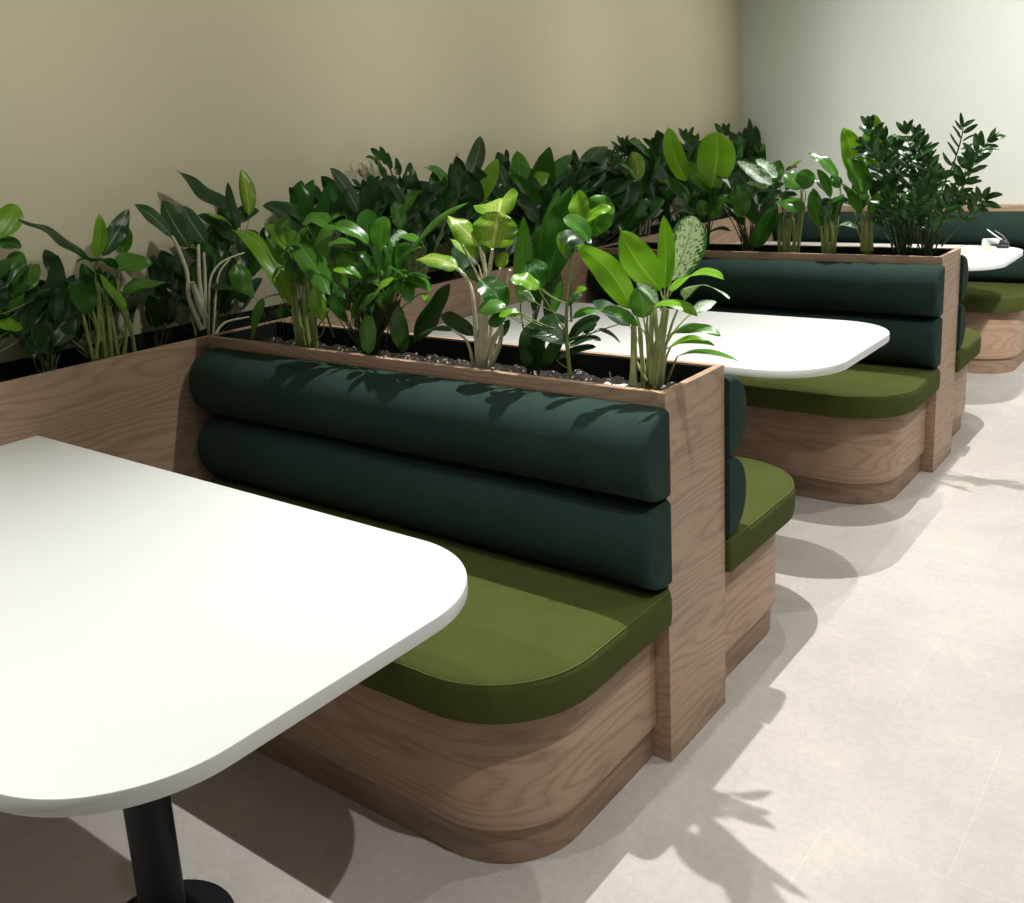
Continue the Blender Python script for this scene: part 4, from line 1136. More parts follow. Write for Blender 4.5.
 """0 59 285 -52 17 344 38 80 -37 47 8 zl0
0 59 285 53 127 338 43 16 -69 71 8 zl0
0 70 366 -69 21 436 46 77 -43 48 8 zl0
0 70 366 80 123 451 40 21 -91 35 8 zl0
0 79 427 -45 34 507 44 84 -43 33 8 zl0
0 79 427 66 137 502 39 21 -85 48 8 zl0
0 86 483 -59 26 549 36 80 -38 46 8 zl0
0 86 483 85 127 573 46 20 -94 26 8 zl0
0 92 532 -98 73 597 37 55 -52 65 8 zl0
0 92 532 54 153 589 43 26 -77 58 8 zl0
0 97 569 -47 100 656 44 75 -49 43 8 zl0
0 97 569 34 136 659 42 7 -92 38 8 zl0
0 98 582 0 106 651 41 -9 10 -1 5 zl0
0 -165 281 -80 -220 328 40 65 -69 31 8 zl0
0 -165 281 56 -132 343 40 33 -92 22 8 zl0
0 -193 350 -86 -244 388 40 52 -84 14 8 zl0
0 -193 350 75 -182 445 46 0 -99 11 8 zl0
0 -219 401 -65 -314 428 40 81 -50 32 8 zl0
0 -219 401 59 -200 495 39 23 -97 7 8 zl0
0 -243 449 -72 -337 475 38 75 -63 19 8 zl0
0 -243 449 86 -242 529 45 14 -98 -10 8 zl0
0 -265 497 -80 -336 555 43 71 -68 16 8 zl0
0 -265 497 41 -240 590 43 12 -97 22 8 zl0
0 -284 535 -46 -352 609 40 73 -66 -16 8 zl0
0 -284 535 21 -300 639 45 6 -99 -15 8 zl0
0 -290 548 0 -320 611 41 -9 55 26 5 zl0
0 244 270 -56 222 336 44 75 -41 52 8 zl0
0 244 270 44 305 318 37 26 -70 67 8 zl0
0 263 341 -93 227 411 43 59 -67 44 8 zl0
0 263 341 82 301 407 45 21 -93 30 8 zl0
0 265 392 -90 232 449 37 51 -78 37 8 zl0
0 265 392 92 331 460 42 17 -81 57 8 zl0
0 261 442 -89 217 525 46 66 -66 37 8 zl0
0 261 442 61 294 525 46 6 -94 34 8 zl0
0 245 493 -79 181 538 43 70 -60 39 8 zl0
0 245 493 40 264 582 44 57 -82 0 8 zl0
0 226 533 -35 179 610 44 84 -53 7 8 zl0
0 226 533 29 209 622 42 76 -55 -35 8 zl0
0 220 547 0 193 612 41 -9 53 22 5 zl0
0 613 244 -87 623 301 47 44 -47 77 8 zl0
0 613 244 61 700 272 42 47 -54 70 8 zl0
0 665 325 -79 695 397 41 53 -40 75 8 zl0
0 665 325 79 729 370 43 5 -61 79 8 zl0
0 692 390 -70 643 465 46 75 -42 50 8 zl0
0 692 390 79 759 443 44 25 -76 59 8 zl0
0 702 456 -76 689 535 47 62 -60 50 8 zl0
0 702 456 99 732 540 43 -8 -90 42 8 zl0
0 685 526 -55 609 571 38 83 -44 33 8 zl0
0 685 526 78 671 587 37 -9 -99 5 8 zl0
0 659 585 -46 596 672 47 78 -62 -3 8 zl0
0 659 585 44 630 669 44 -19 -96 -21 8 zl0
0 652 604 0 626 672 43 -9 51 20 5 zl0
46 97 397 33 -212 564 142 80 26 54 16 de1
28 493 68 26 792 245 115 38 -47 80 16 de1
0 208 260 5 -55 485 106 97 -14 -18 14 de1
54 189 151 14 426 374 123 54 -53 66 14 de1
17 -411 263 -5 -376 446 134 53 -82 22 10 de1
52 241 380 69 573 468 114 26 -26 93 19 de1
9 -322 235 1 -68 426 84 42 -54 73 15 de1
26 506 362 44 745 489 111 21 -47 86 16 ge1
53 -293 426 63 -387 652 123 83 -50 -24 11 de1
44 -12 152 35 -52 342 121 73 -67 -11 10 ze1
49 300 416 55 728 509 139 41 -20 89 19 de1
15 556 197 48 797 298 134 57 -38 72 17 ge1
31 94 418 44 153 608 130 23 -93 28 11 ge1
14 -221 433 48 32 507 107 36 -31 88 19 ze1
23 -420 188 -2 -458 433 133 72 -70 -3 10 de1
10 316 241 24 148 428 110 84 -37 -40 13 de1
43 386 360 23 680 508 145 23 -42 88 17 ze1
55 432 188 88 358 382 144 64 -67 -37 11 ze1
13 -273 201 1 -568 396 91 99 6 15 15 ge1
26 -340 464 56 -682 602 120 83 27 48 18 ge1
51 -238 345 30 -458 500 107 92 -28 -28 15 de1
1 237 86 10 -14 248 102 63 44 64 15 ze1
38 209 101 55 479 302 115 30 -58 76 15 ge1
48 470 266 29 380 504 99 42 -86 -29 11 ge1
57 -86 413 19 249 571 101 48 -33 81 17 de1
41 -331 144 3 -58 324 96 15 -53 84 15 de1
47 55 259 16 388 403 90 41 -33 85 17 de1
58 -500 358 85 -470 573 87 23 -97 11 10 de1
59 -510 404 26 -652 586 122 65 -65 -39 13 de1
3 -235 382 -5 137 535 105 48 -32 82 17 de1
21 44 286 3 -15 485 102 59 -79 -18 11 de1
20 132 234 7 -227 442 143 60 38 70 16 ze1
5 179 318 1 -155 497 117 92 18 35 16 ze1
35 403 306 -2 541 498 138 32 -74 59 12 de1
34 -425 172 7 -667 298 122 99 -3 16 16 de1
29 187 261 54 315 480 98 39 -81 43 12 ge1""",
 [[[[0,1,-2],[0,16,-11],[0,38,137],[0,56,265],[0,68,347],[0,76,410],[0,84,463],[0,90,513],[0,95,554],[0,98,582]],55,23,"d"],[[[0,-65,-2],[0,-90,-5],[0,-125,139],[0,-158,261],[0,-186,335],[0,-211,386],[0,-234,431],[0,-256,479],[0,-276,520],[0,-290,548]],55,23,"d"],[[[0,45,-2],[0,101,-18],[0,177,127],[0,236,251],[0,260,325],[0,265,377],[0,263,423],[0,252,473],[0,234,517],[0,220,547]],56,23,"d"],[[[0,274,-2],[0,366,-48],[0,494,96],[0,597,223],[0,654,306],[0,686,371],[0,701,432],[0,694,498],[0,670,561],[0,652,604]],57,24,"d"]]),
('plant with two tall yellow-green leaves at the wall end of the second planter', 'potted plants in the second planter divider', (-1.107, 2.481, 0.852), 42, 'd',
 """-97 0 376 -187 0 635 132 11 -99 4 11 le1
38 0 342 56 20 597 192 23 -97 6 10 lo1
29 20 318 -128 30 473 99 46 -73 51 14 me1
46 -30 205 152 -60 296 119 -47 -84 27 14 me1
11 -20 212 1 -50 292 89 52 -82 -24 11 me1
-105 40 286 -254 70 390 91 32 -69 65 15 me1
2 0 225 -168 -30 212 126 4 -58 82 20 ke1
27 0 131 133 0 141 37 -9 -39 92 20 de1
-2 32 220 -61 9 296 65 54 -83 16 13 me1
25 24 256 97 0 341 69 -4 -97 -23 13 ge1
40 12 203 73 -25 314 77 52 -75 -41 11 me1
-75 12 207 -24 10 331 71 21 -97 -9 11 ge1
-34 13 223 -24 36 327 74 28 -94 18 10 ge1
-23 12 221 12 2 312 80 27 -94 -21 11 de1
-59 7 203 -120 2 332 57 57 -79 24 11 me1
-94 12 186 -190 51 252 62 7 -81 58 16 de1
-37 29 198 5 28 340 70 33 -94 -11 11 ge1
5 47 289 26 8 408 65 27 -90 -35 11 ge1
-97 3 283 -204 26 394 70 52 -59 62 13 ge1""",
 []),
('plant with silver-white flecked drooping leaves in the second planter', 'potted plants in the second planter divider', (-0.895, 2.481, 0.852), 36, 'd',
 """140 -40 354 -12 -80 466 94 54 -69 48 15 ve1
150 -10 383 52 -20 468 94 55 -63 55 14 ve1
111 20 359 145 40 459 105 8 -98 17 11 me1
117 -50 334 30 -70 367 59 40 -32 86 18 ve1
-138 30 320 -51 50 415 83 -17 -92 35 13 ke1
-27 -40 210 35 -60 330 102 11 -97 -22 11 me1
49 0 172 -49 0 363 91 43 -87 22 11 ge1
42 -40 69 180 -80 277 117 -14 -99 -9 5 ge0
56 0 271 174 0 315 91 -27 -62 74 18 de1
7 20 300 103 20 329 92 -22 -64 74 19 de1
-8 0 164 -108 0 272 61 61 -56 56 13 de1
-74 0 341 -149 0 400 51 55 -47 69 15 de1
-50 1 244 -87 27 334 67 29 -88 38 11 ge1
-34 10 219 -126 43 278 46 15 -74 65 16 ge1
48 49 268 33 70 382 54 27 -94 21 10 ge1
-21 26 280 -53 -14 416 48 37 -91 -17 11 de1
76 33 307 176 9 356 49 -36 -89 29 17 ge1
39 57 218 136 59 281 71 -22 -90 37 15 de1
55 31 301 16 42 430 63 28 -94 17 11 de1
-71 58 218 -195 80 280 70 18 -76 62 17 de1""",
 [[[[-8,0,86],[-41,0,179],[-91,0,256]],43,27,"d"],[[[12,0,79],[32,0,180],[60,0,263]],43,27,"d"],[[[-16,0,86],[-29,0,164],[-116,0,272]],35,23,"d"]]),
('short plant with thick olive stalks and drooping round leaves in the second planter', 'potted plants in the second planter divider', (-0.685, 2.471, 0.852), 40, 's',
 """60 0 336 -16 -20 400 97 58 -65 49 14 mo1
60 0 330 77 10 417 89 30 -95 5 10 mo1
-30 -40 284 88 -70 237 102 24 -41 88 30 mo1
-24 20 330 49 30 358 78 -17 -71 68 18 go1
-9 30 422 38 40 459 25 -12 -91 40 15 le1
-35 30 409 18 40 426 33 -10 -66 74 19 de1
-54 0 301 35 0 306 66 -5 -52 85 21 de1""",
 [[[[-34,-30,54],[-35,-30,173],[-9,-30,229]],85,57,"s"],[[[-14,-30,54],[-22,-30,216]],85,56,"s"],[[[12,-30,55],[4,-30,204]],84,56,"s"],[[[51,-30,56],[68,-30,217],[65,-30,332]],84,56,"s"],[[[37,-30,56],[29,-30,204]],84,56,"s"],[[[-1,-30,55],[17,-30,167],[22,-30,253]],85,56,"s"],[[[25,-30,55],[49,-30,167],[54,-30,253]],84,56,"s"]]),
('small plant with one leaf tipping left in the second planter, left of the tall bush', 'potted plants in the second planter divider', (-0.514, 2.471, 0.852), 36, 's',
 """45 -10 379 -82 -30 486 75 52 -70 49 14 me1
20 -20 297 -43 -20 419 57 53 -80 27 11 me1
-9 20 312 -82 20 380 44 53 -63 57 14 de1
-21 -30 171 -60 -40 327 89 62 -78 10 10 me1
-14 -20 176 27 -30 292 68 28 -94 -18 11 ge1
24 -30 277 115 -50 266 60 -3 -58 81 25 ge1
53 -20 168 153 -50 160 80 -2 -31 95 20 ve1
39 30 332 1 30 386 64 50 -79 34 12 ge1
-31 16 223 -66 37 286 54 9 -93 35 12 ge1
1 56 188 -41 39 274 53 37 -93 0 11 de1
17 25 217 20 32 294 45 45 -89 5 10 ge1
-40 47 243 -84 44 335 49 50 -84 20 11 de1
4 27 188 59 10 248 42 -19 -98 -9 13 ge1
-2 57 230 -70 94 278 46 24 -56 79 16 de1
22 46 238 -39 45 286 57 33 -86 39 15 de1
25 10 224 53 47 305 41 23 -91 35 12 de1
-12 9 206 36 28 291 62 32 -95 3 12 de1""",
 [[[[-5,-30,58],[-10,-30,120],[-19,-30,174]],80,49,"s"],[[[7,-30,58],[9,-30,120],[2,-30,193]],79,49,"s"],[[[29,-30,58],[34,-30,120],[26,-30,193]],79,49,"s"],[[[44,-30,59],[49,-30,121],[58,-30,169]],79,49,"s"]]),
('tall plant with two upright pointed leaves in the second planter', 'potted plants in the second planter divider', (-0.341, 2.481, 0.852), 40, 's',
 """-55 -20 383 -108 -20 592 122 23 -97 6 10 le1
26 30 399 6 40 635 136 43 -90 8 10 le1
5 -50 318 -74 -70 464 139 68 -68 27 12 me1
-12 -50 227 -89 -70 356 75 71 -63 32 25 me1
13 -50 234 84 -60 329 75 -36 -92 17 12 me1
18 0 289 97 0 385 84 -8 -99 7 13 ge1
63 60 466 64 60 548 56 31 -95 0 10 de1
17 22 217 62 11 291 62 -31 -95 5 12 ge1
-27 3 308 29 -31 401 48 -7 -95 -30 12 me1
-40 40 279 -57 78 378 46 23 -90 38 11 me1
-48 30 249 -81 44 366 63 18 -97 16 11 ge1
30 16 265 9 -5 369 58 26 -96 -13 10 ge1
-64 1 300 19 11 357 61 -4 -97 22 15 me1
-59 27 234 -9 42 299 53 4 -98 21 13 ge1
-18 30 274 -70 52 361 61 25 -89 38 12 me1""",
 [[[[13,-30,62],[7,-35,166],[-15,-40,222]],93,61,"s"],[[[-12,-30,65],[-14,-40,201]],93,61,"s"],[[[27,-30,66],[27,-40,194]],93,61,"s"],[[[2,-30,65],[2,-35,194],[8,-40,237]],93,61,"s"]]),
('bushy plant of many small glossy dark leaflets right of the two upright leaves', 'potted plants in the second planter divider', (-0.198, 2.501, 0.852), 30, 'd',
 """-87 -14 271 -132 -51 312 32 74 -49 47 8 zl0
-87 -14 271 -57 20 316 32 6 -82 57 8 zl0
-99 -18 337 -164 -42 375 32 54 -69 49 8 zl0
-99 -18 337 -41 10 389 29 16 -93 34 8 zl0
-110 -22 403 -180 -44 455 27 55 -72 43 8 zl0
-110 -22 403 -53 7 467 30 -8 -88 47 8 zl0
-120 -26 462 -165 -65 502 29 74 -50 45 8 zl0
-120 -26 462 -78 2 528 34 32 -92 24 8 zl0
-128 -30 509 -196 -60 533 31 49 -70 51 8 zl0
-128 -30 509 -90 -43 565 28 -31 -94 13 8 zl0
-135 -35 548 -188 -37 591 33 34 -84 43 8 zl0
-135 -35 548 -85 -29 603 30 -22 -93 30 8 zl0
-140 -39 577 -180 -44 634 31 33 -93 17 8 zl0
-140 -39 577 -130 -32 638 30 45 -89 4 8 zl0
-142 -40 588 -149 -46 635 30 6 32 5 5 zl0
-66 -41 300 -105 -70 338 26 64 -74 22 8 zl0
-66 -41 300 -21 -33 360 30 -16 -95 25 8 zl0
-74 -47 356 -124 -74 400 28 62 -74 27 8 zl0
-74 -47 356 -27 -59 397 27 -25 -93 26 8 zl0
-80 -53 405 -130 -93 434 28 66 -58 47 8 zl0
-80 -53 405 -28 -45 466 28 -2 -99 15 8 zl0
-89 -59 445 -164 -78 473 28 35 -85 38 8 zl0
-89 -59 445 -53 -58 520 33 -5 -100 4 8 zl0
-102 -65 472 -182 -97 478 32 33 -71 62 8 zl0
-102 -65 472 -90 -88 549 30 -6 -98 -17 8 zl0
-120 -72 488 -178 -118 469 31 32 -68 66 8 zl0
-120 -72 488 -123 -71 565 26 38 -92 3 8 zl0
-135 -78 497 -199 -100 503 31 30 -72 62 8 zl0
-135 -78 497 -168 -92 550 31 78 -51 35 8 zl0
-140 -80 501 -177 -94 529 30 34 38 64 5 zl0
-48 -7 296 -94 -31 323 29 55 -75 37 8 zl0
-48 -7 296 -5 11 347 32 4 -95 30 8 zl0
-53 -9 339 -126 -26 378 33 47 -67 58 8 zl0
-53 -9 339 -13 -1 396 33 12 -99 5 8 zl0
-57 -11 373 -135 -24 415 31 40 -76 51 8 zl0
-57 -11 373 -17 20 443 29 32 -90 28 8 zl0
-61 -13 407 -135 -24 463 32 38 -86 34 8 zl0
-61 -13 407 -18 -22 469 30 17 -99 -2 8 zl0
-70 -15 447 -135 -29 494 27 40 -86 31 8 zl0
-70 -15 447 -15 -12 514 27 -22 -94 26 8 zl0
-80 -17 490 -137 -44 521 33 58 -58 58 8 zl0
-80 -17 490 -49 11 552 33 -8 -89 45 8 zl0
-89 -19 525 -137 -30 582 32 63 -65 42 8 zl0
-89 -19 525 -82 -13 590 28 49 -87 3 8 zl0
-92 -20 537 -103 -23 584 30 13 26 5 5 zl0
-23 7 267 -69 -1 307 27 54 -69 47 8 zl0
-23 7 267 21 16 322 29 -4 -98 20 8 zl0
-28 9 312 -83 11 362 28 52 -60 60 8 zl0
-28 9 312 13 43 349 30 7 -77 64 8 zl0
-32 11 353 -84 -7 394 30 60 -64 48 8 zl0
-32 11 353 5 41 409 28 6 -88 46 8 zl0
-36 13 391 -105 18 427 29 26 -74 62 8 zl0
-36 13 391 22 19 453 27 -33 -85 41 8 zl0
-37 15 427 -89 0 490 32 55 -79 27 8 zl0
-37 15 427 21 25 465 30 -16 -85 50 8 zl0
-36 17 462 -82 18 503 27 47 -70 55 8 zl0
-36 17 462 17 36 514 25 -4 -93 36 8 zl0
-35 19 490 -65 17 549 27 36 -92 16 8 zl0
-35 19 490 -12 24 543 30 4 -100 8 8 zl0
-35 20 499 -33 23 545 28 -12 15 -1 5 zl0
12 0 292 -43 10 319 25 11 -81 57 8 zl0
12 0 292 68 19 322 26 -3 -81 59 8 zl0
15 0 335 -32 -13 380 29 61 -65 45 8 zl0
15 0 335 91 5 358 30 -5 -88 47 8 zl0
19 0 372 -56 -17 416 29 48 -69 55 8 zl0
19 0 372 87 -1 393 26 -6 -88 47 8 zl0
20 0 406 -47 -31 463 26 64 -65 42 8 zl0
20 0 406 90 28 454 30 -8 -81 58 8 zl0
19 0 442 -52 11 489 30 36 -65 67 8 zl0
19 0 442 98 21 487 28 -3 -88 47 8 zl0
13 0 481 -56 -36 504 28 49 -68 55 8 zl0
13 0 481 66 23 543 28 6 -95 31 8 zl0
5 0 519 -53 -34 545 25 55 -63 55 8 zl0
5 0 519 66 -4 569 25 -17 -92 35 8 zl0
-2 0 549 -47 -1 602 28 30 -92 26 8 zl0
-2 0 549 20 3 609 27 23 -97 -2 8 zl0
-5 0 560 -15 0 607 28 11 21 2 5 zl0
43 10 291 -4 12 339 24 38 -82 43 8 zl0
43 10 291 82 25 332 25 -1 -94 33 8 zl0
46 13 334 7 -6 389 28 53 -84 14 8 zl0
46 13 334 99 24 377 29 -16 -89 42 8 zl0
48 16 371 -6 10 437 24 59 -69 43 8 zl0
48 16 371 110 36 418 26 -6 -89 46 8 zl0
49 18 405 -9 8 472 24 42 -88 23 8 zl0
49 18 405 106 39 453 26 -4 -90 43 8 zl0
47 21 439 -3 12 498 25 61 -68 41 8 zl0
47 21 439 93 34 514 28 1 -98 18 8 zl0
42 24 474 -25 36 514 25 35 -58 73 8 zl0
42 24 474 76 27 549 26 -4 -99 12 8 zl0
35 27 508 -12 5 538 29 53 -73 43 8 zl0
35 27 508 63 25 569 24 17 -98 3 8 zl0
29 29 534 -5 31 595 24 57 -75 34 8 zl0
29 29 534 41 31 589 30 22 -98 2 8 zl0
27 30 544 18 34 588 27 10 13 1 5 zl0
65 10 266 32 -4 310 26 41 -91 5 8 zl0
65 10 266 111 37 296 25 7 -79 61 8 zl0
68 14 310 22 -3 352 29 64 -59 49 8 zl0
68 14 310 120 33 353 32 -13 -84 53 8 zl0
70 16 350 5 12 399 30 37 -83 42 8 zl0
70 16 350 124 38 388 30 7 -91 41 8 zl0
69 19 387 14 -6 436 26 65 -61 45 8 zl0
69 19 387 122 27 448 27 -8 -97 23 8 zl0
66 23 427 12 27 475 31 20 -92 34 8 zl0
66 23 427 111 29 483 25 -29 -89 36 8 zl0
61 26 466 5 36 499 27 20 -77 61 8 zl0
61 26 466 119 37 509 27 -7 -93 36 8 zl0
56 29 498 21 26 547 29 60 -70 38 8 zl0
56 29 498 74 35 549 28 31 -95 2 8 zl0
55 30 509 49 34 551 28 4 12 -1 5 zl0
-39 -70 207 -84 -98 250 28 58 -81 7 8 zl0
-39 -70 207 15 -79 242 28 -15 -98 14 8 zl0
-34 -81 250 -69 -130 288 31 67 -73 14 8 zl0
-34 -81 250 34 -104 283 27 -39 -86 33 8 zl0
-23 -92 279 -38 -133 356 29 -46 -75 -48 8 zl0
-23 -92 279 39 -126 279 32 -37 -92 9 8 zl0
-4 -104 278 75 -121 301 30 -34 -52 79 8 zl0
-4 -104 278 -6 -126 211 31 -38 -87 30 8 zl0
19 -116 261 80 -126 246 28 9 -62 78 8 zl0
19 -116 261 47 -153 212 32 -24 -83 50 8 zl0
26 -120 255 60 -138 231 30 41 -5 62 5 zl0
43 -62 190 25 -64 252 29 14 -99 8 8 zl0
43 -62 190 107 -40 207 28 13 -85 50 8 zl0
58 -71 216 44 -116 270 31 -51 -80 -30 8 zl0
58 -71 216 129 -65 245 32 -6 -94 33 8 zl0
68 -79 236 46 -125 282 30 82 -56 -6 8 zl0
68 -79 236 136 -82 255 33 -11 -96 27 8 zl0
67 -88 257 -6 -109 286 32 43 -75 50 8 zl0
67 -88 257 125 -98 312 29 -11 -99 -2 8 zl0
61 -97 275 7 -127 315 26 62 -71 33 8 zl0
61 -97 275 68 -113 338 26 18 -95 -25 8 zl0
59 -100 281 47 -119 319 30 12 54 30 5 zl0
-4 -56 176 -64 -83 206 33 56 -67 49 8 zl0
-4 -56 176 22 -37 231 26 11 -95 30 8 zl0
-14 -66 207 -87 -84 217 26 27 -84 47 8 zl0
-14 -66 207 11 -53 276 26 40 -91 8 8 zl0
-24 -76 235 -98 -115 260 32 53 -71 45 8 zl0
-24 -76 235 19 -69 293 32 7 -100 6 8 zl0
-34 -86 263 -107 -122 282 28 47 -64 61 8 zl0
-34 -86 263 -9 -89 337 30 38 -91 -17 8 zl0
-44 -97 287 -77 -130 322 27 78 -59 22 8 zl0
-44 -97 287 -42 -123 347 30 4 -93 -36 8 zl0
-47 -100 295 -62 -116 334 30 18 50 28 5 zl0
9 6 267 -23 -26 332 30 46 -87 -19 12 ge1
-33 -60 194 -82 -74 262 37 45 -88 13 12 ze1
-76 -48 277 -51 -67 354 42 20 -93 -30 11 ze1
35 -26 247 -19 -17 285 43 30 -73 62 15 ze1
34 2 188 -9 -9 265 43 49 -86 16 12 ge1
33 18 268 100 -18 307 38 -62 -56 54 17 ge1
-70 -33 209 -145 -34 269 40 32 -87 38 15 ze1
-69 -11 230 -69 23 311 45 33 -87 37 11 ze1
-12 12 258 39 -7 306 44 -39 -92 6 14 ze1
-83 29 262 -96 32 334 31 18 -98 8 10 ze1
3 -54 256 62 -38 301 44 3 -96 28 15 ze1
-3 -25 172 27 -48 264 40 -14 -97 -19 11 ze1
-71 -52 175 -122 -34 214 45 31 -65 70 15 ze1
-45 0 269 -84 -39 332 40 84 -50 22 13 ze1
-67 34 178 -78 14 239 32 39 -89 -23 11 ze1
11 8 258 34 -19 327 35 -8 -94 -33 11 ge1
-92 6 267 -92 36 354 44 41 -86 30 11 ze1
-90 30 173 -13 3 235 37 -48 -84 25 15 ge1
-8 2 199 42 21 255 37 5 -96 29 13 ze1
24 21 184 78 9 223 46 -39 -88 27 15 ge1
-12 -28 265 -75 -35 326 34 52 -72 46 14 ze1
34 -10 231 26 13 302 38 34 -88 33 11 ze1""",
 [[[[-41,0,61],[-53,-3,112],[-69,-8,186],[-85,-13,260],[-98,-18,333],[-111,-22,407],[-122,-27,470],[-130,-32,521],[-137,-37,561],[-142,-40,588]],38,16,"d"],[[[-22,-20,64],[-33,-25,125],[-50,-33,211],[-64,-40,290],[-73,-47,353],[-81,-53,408],[-91,-60,450],[-107,-67,477],[-126,-75,492],[-140,-80,501]],38,16,"d"],[[[-14,0,62],[-23,-2,124],[-36,-4,211],[-47,-7,287],[-53,-9,337],[-57,-11,375],[-63,-13,413],[-72,-16,459],[-84,-18,505],[-92,-20,537]],38,16,"d"],[[[-7,0,62],[-11,2,115],[-17,4,190],[-22,7,258],[-28,9,310],[-33,11,355],[-36,13,397],[-37,16,437],[-36,18,474],[-35,20,499]],38,16,"d"],[[[7,0,62],[8,0,123],[10,0,209],[12,0,286],[16,0,341],[20,0,386],[20,0,430],[13,0,479],[3,0,527],[-5,0,560]],38,16,"d"],[[[20,0,63],[27,3,123],[36,6,209],[43,10,285],[47,13,340],[48,17,386],[48,20,428],[42,24,473],[34,27,515],[27,30,544]],38,16,"d"],[[[27,0,63],[38,3,116],[52,6,190],[64,10,258],[68,13,308],[70,17,352],[69,20,394],[65,24,438],[59,27,480],[55,30,509]],38,16,"d"],[[[-30,-40,66],[-33,-47,102],[-38,-57,151],[-40,-67,195],[-37,-76,231],[-31,-84,262],[-22,-93,281],[-6,-103,279],[13,-113,266],[26,-120,255]],38,16,"d"],[[[-3,-40,67],[9,-45,99],[24,-53,143],[39,-60,181],[51,-67,205],[62,-73,222],[68,-80,238],[68,-87,255],[63,-95,270],[59,-100,281]],38,16,"d"],[[[8,-30,66],[6,-36,93],[2,-45,132],[-2,-53,167],[-9,-61,193],[-17,-69,216],[-25,-77,238],[-33,-85,260],[-41,-94,281],[-47,-100,295]],38,16,"d"]]),
('wispy feathery-leaved plant leaning out at the aisle end of the second planter', 'potted plants in the second planter divider', (-0.094, 2.491, 0.852), 30, 'd',
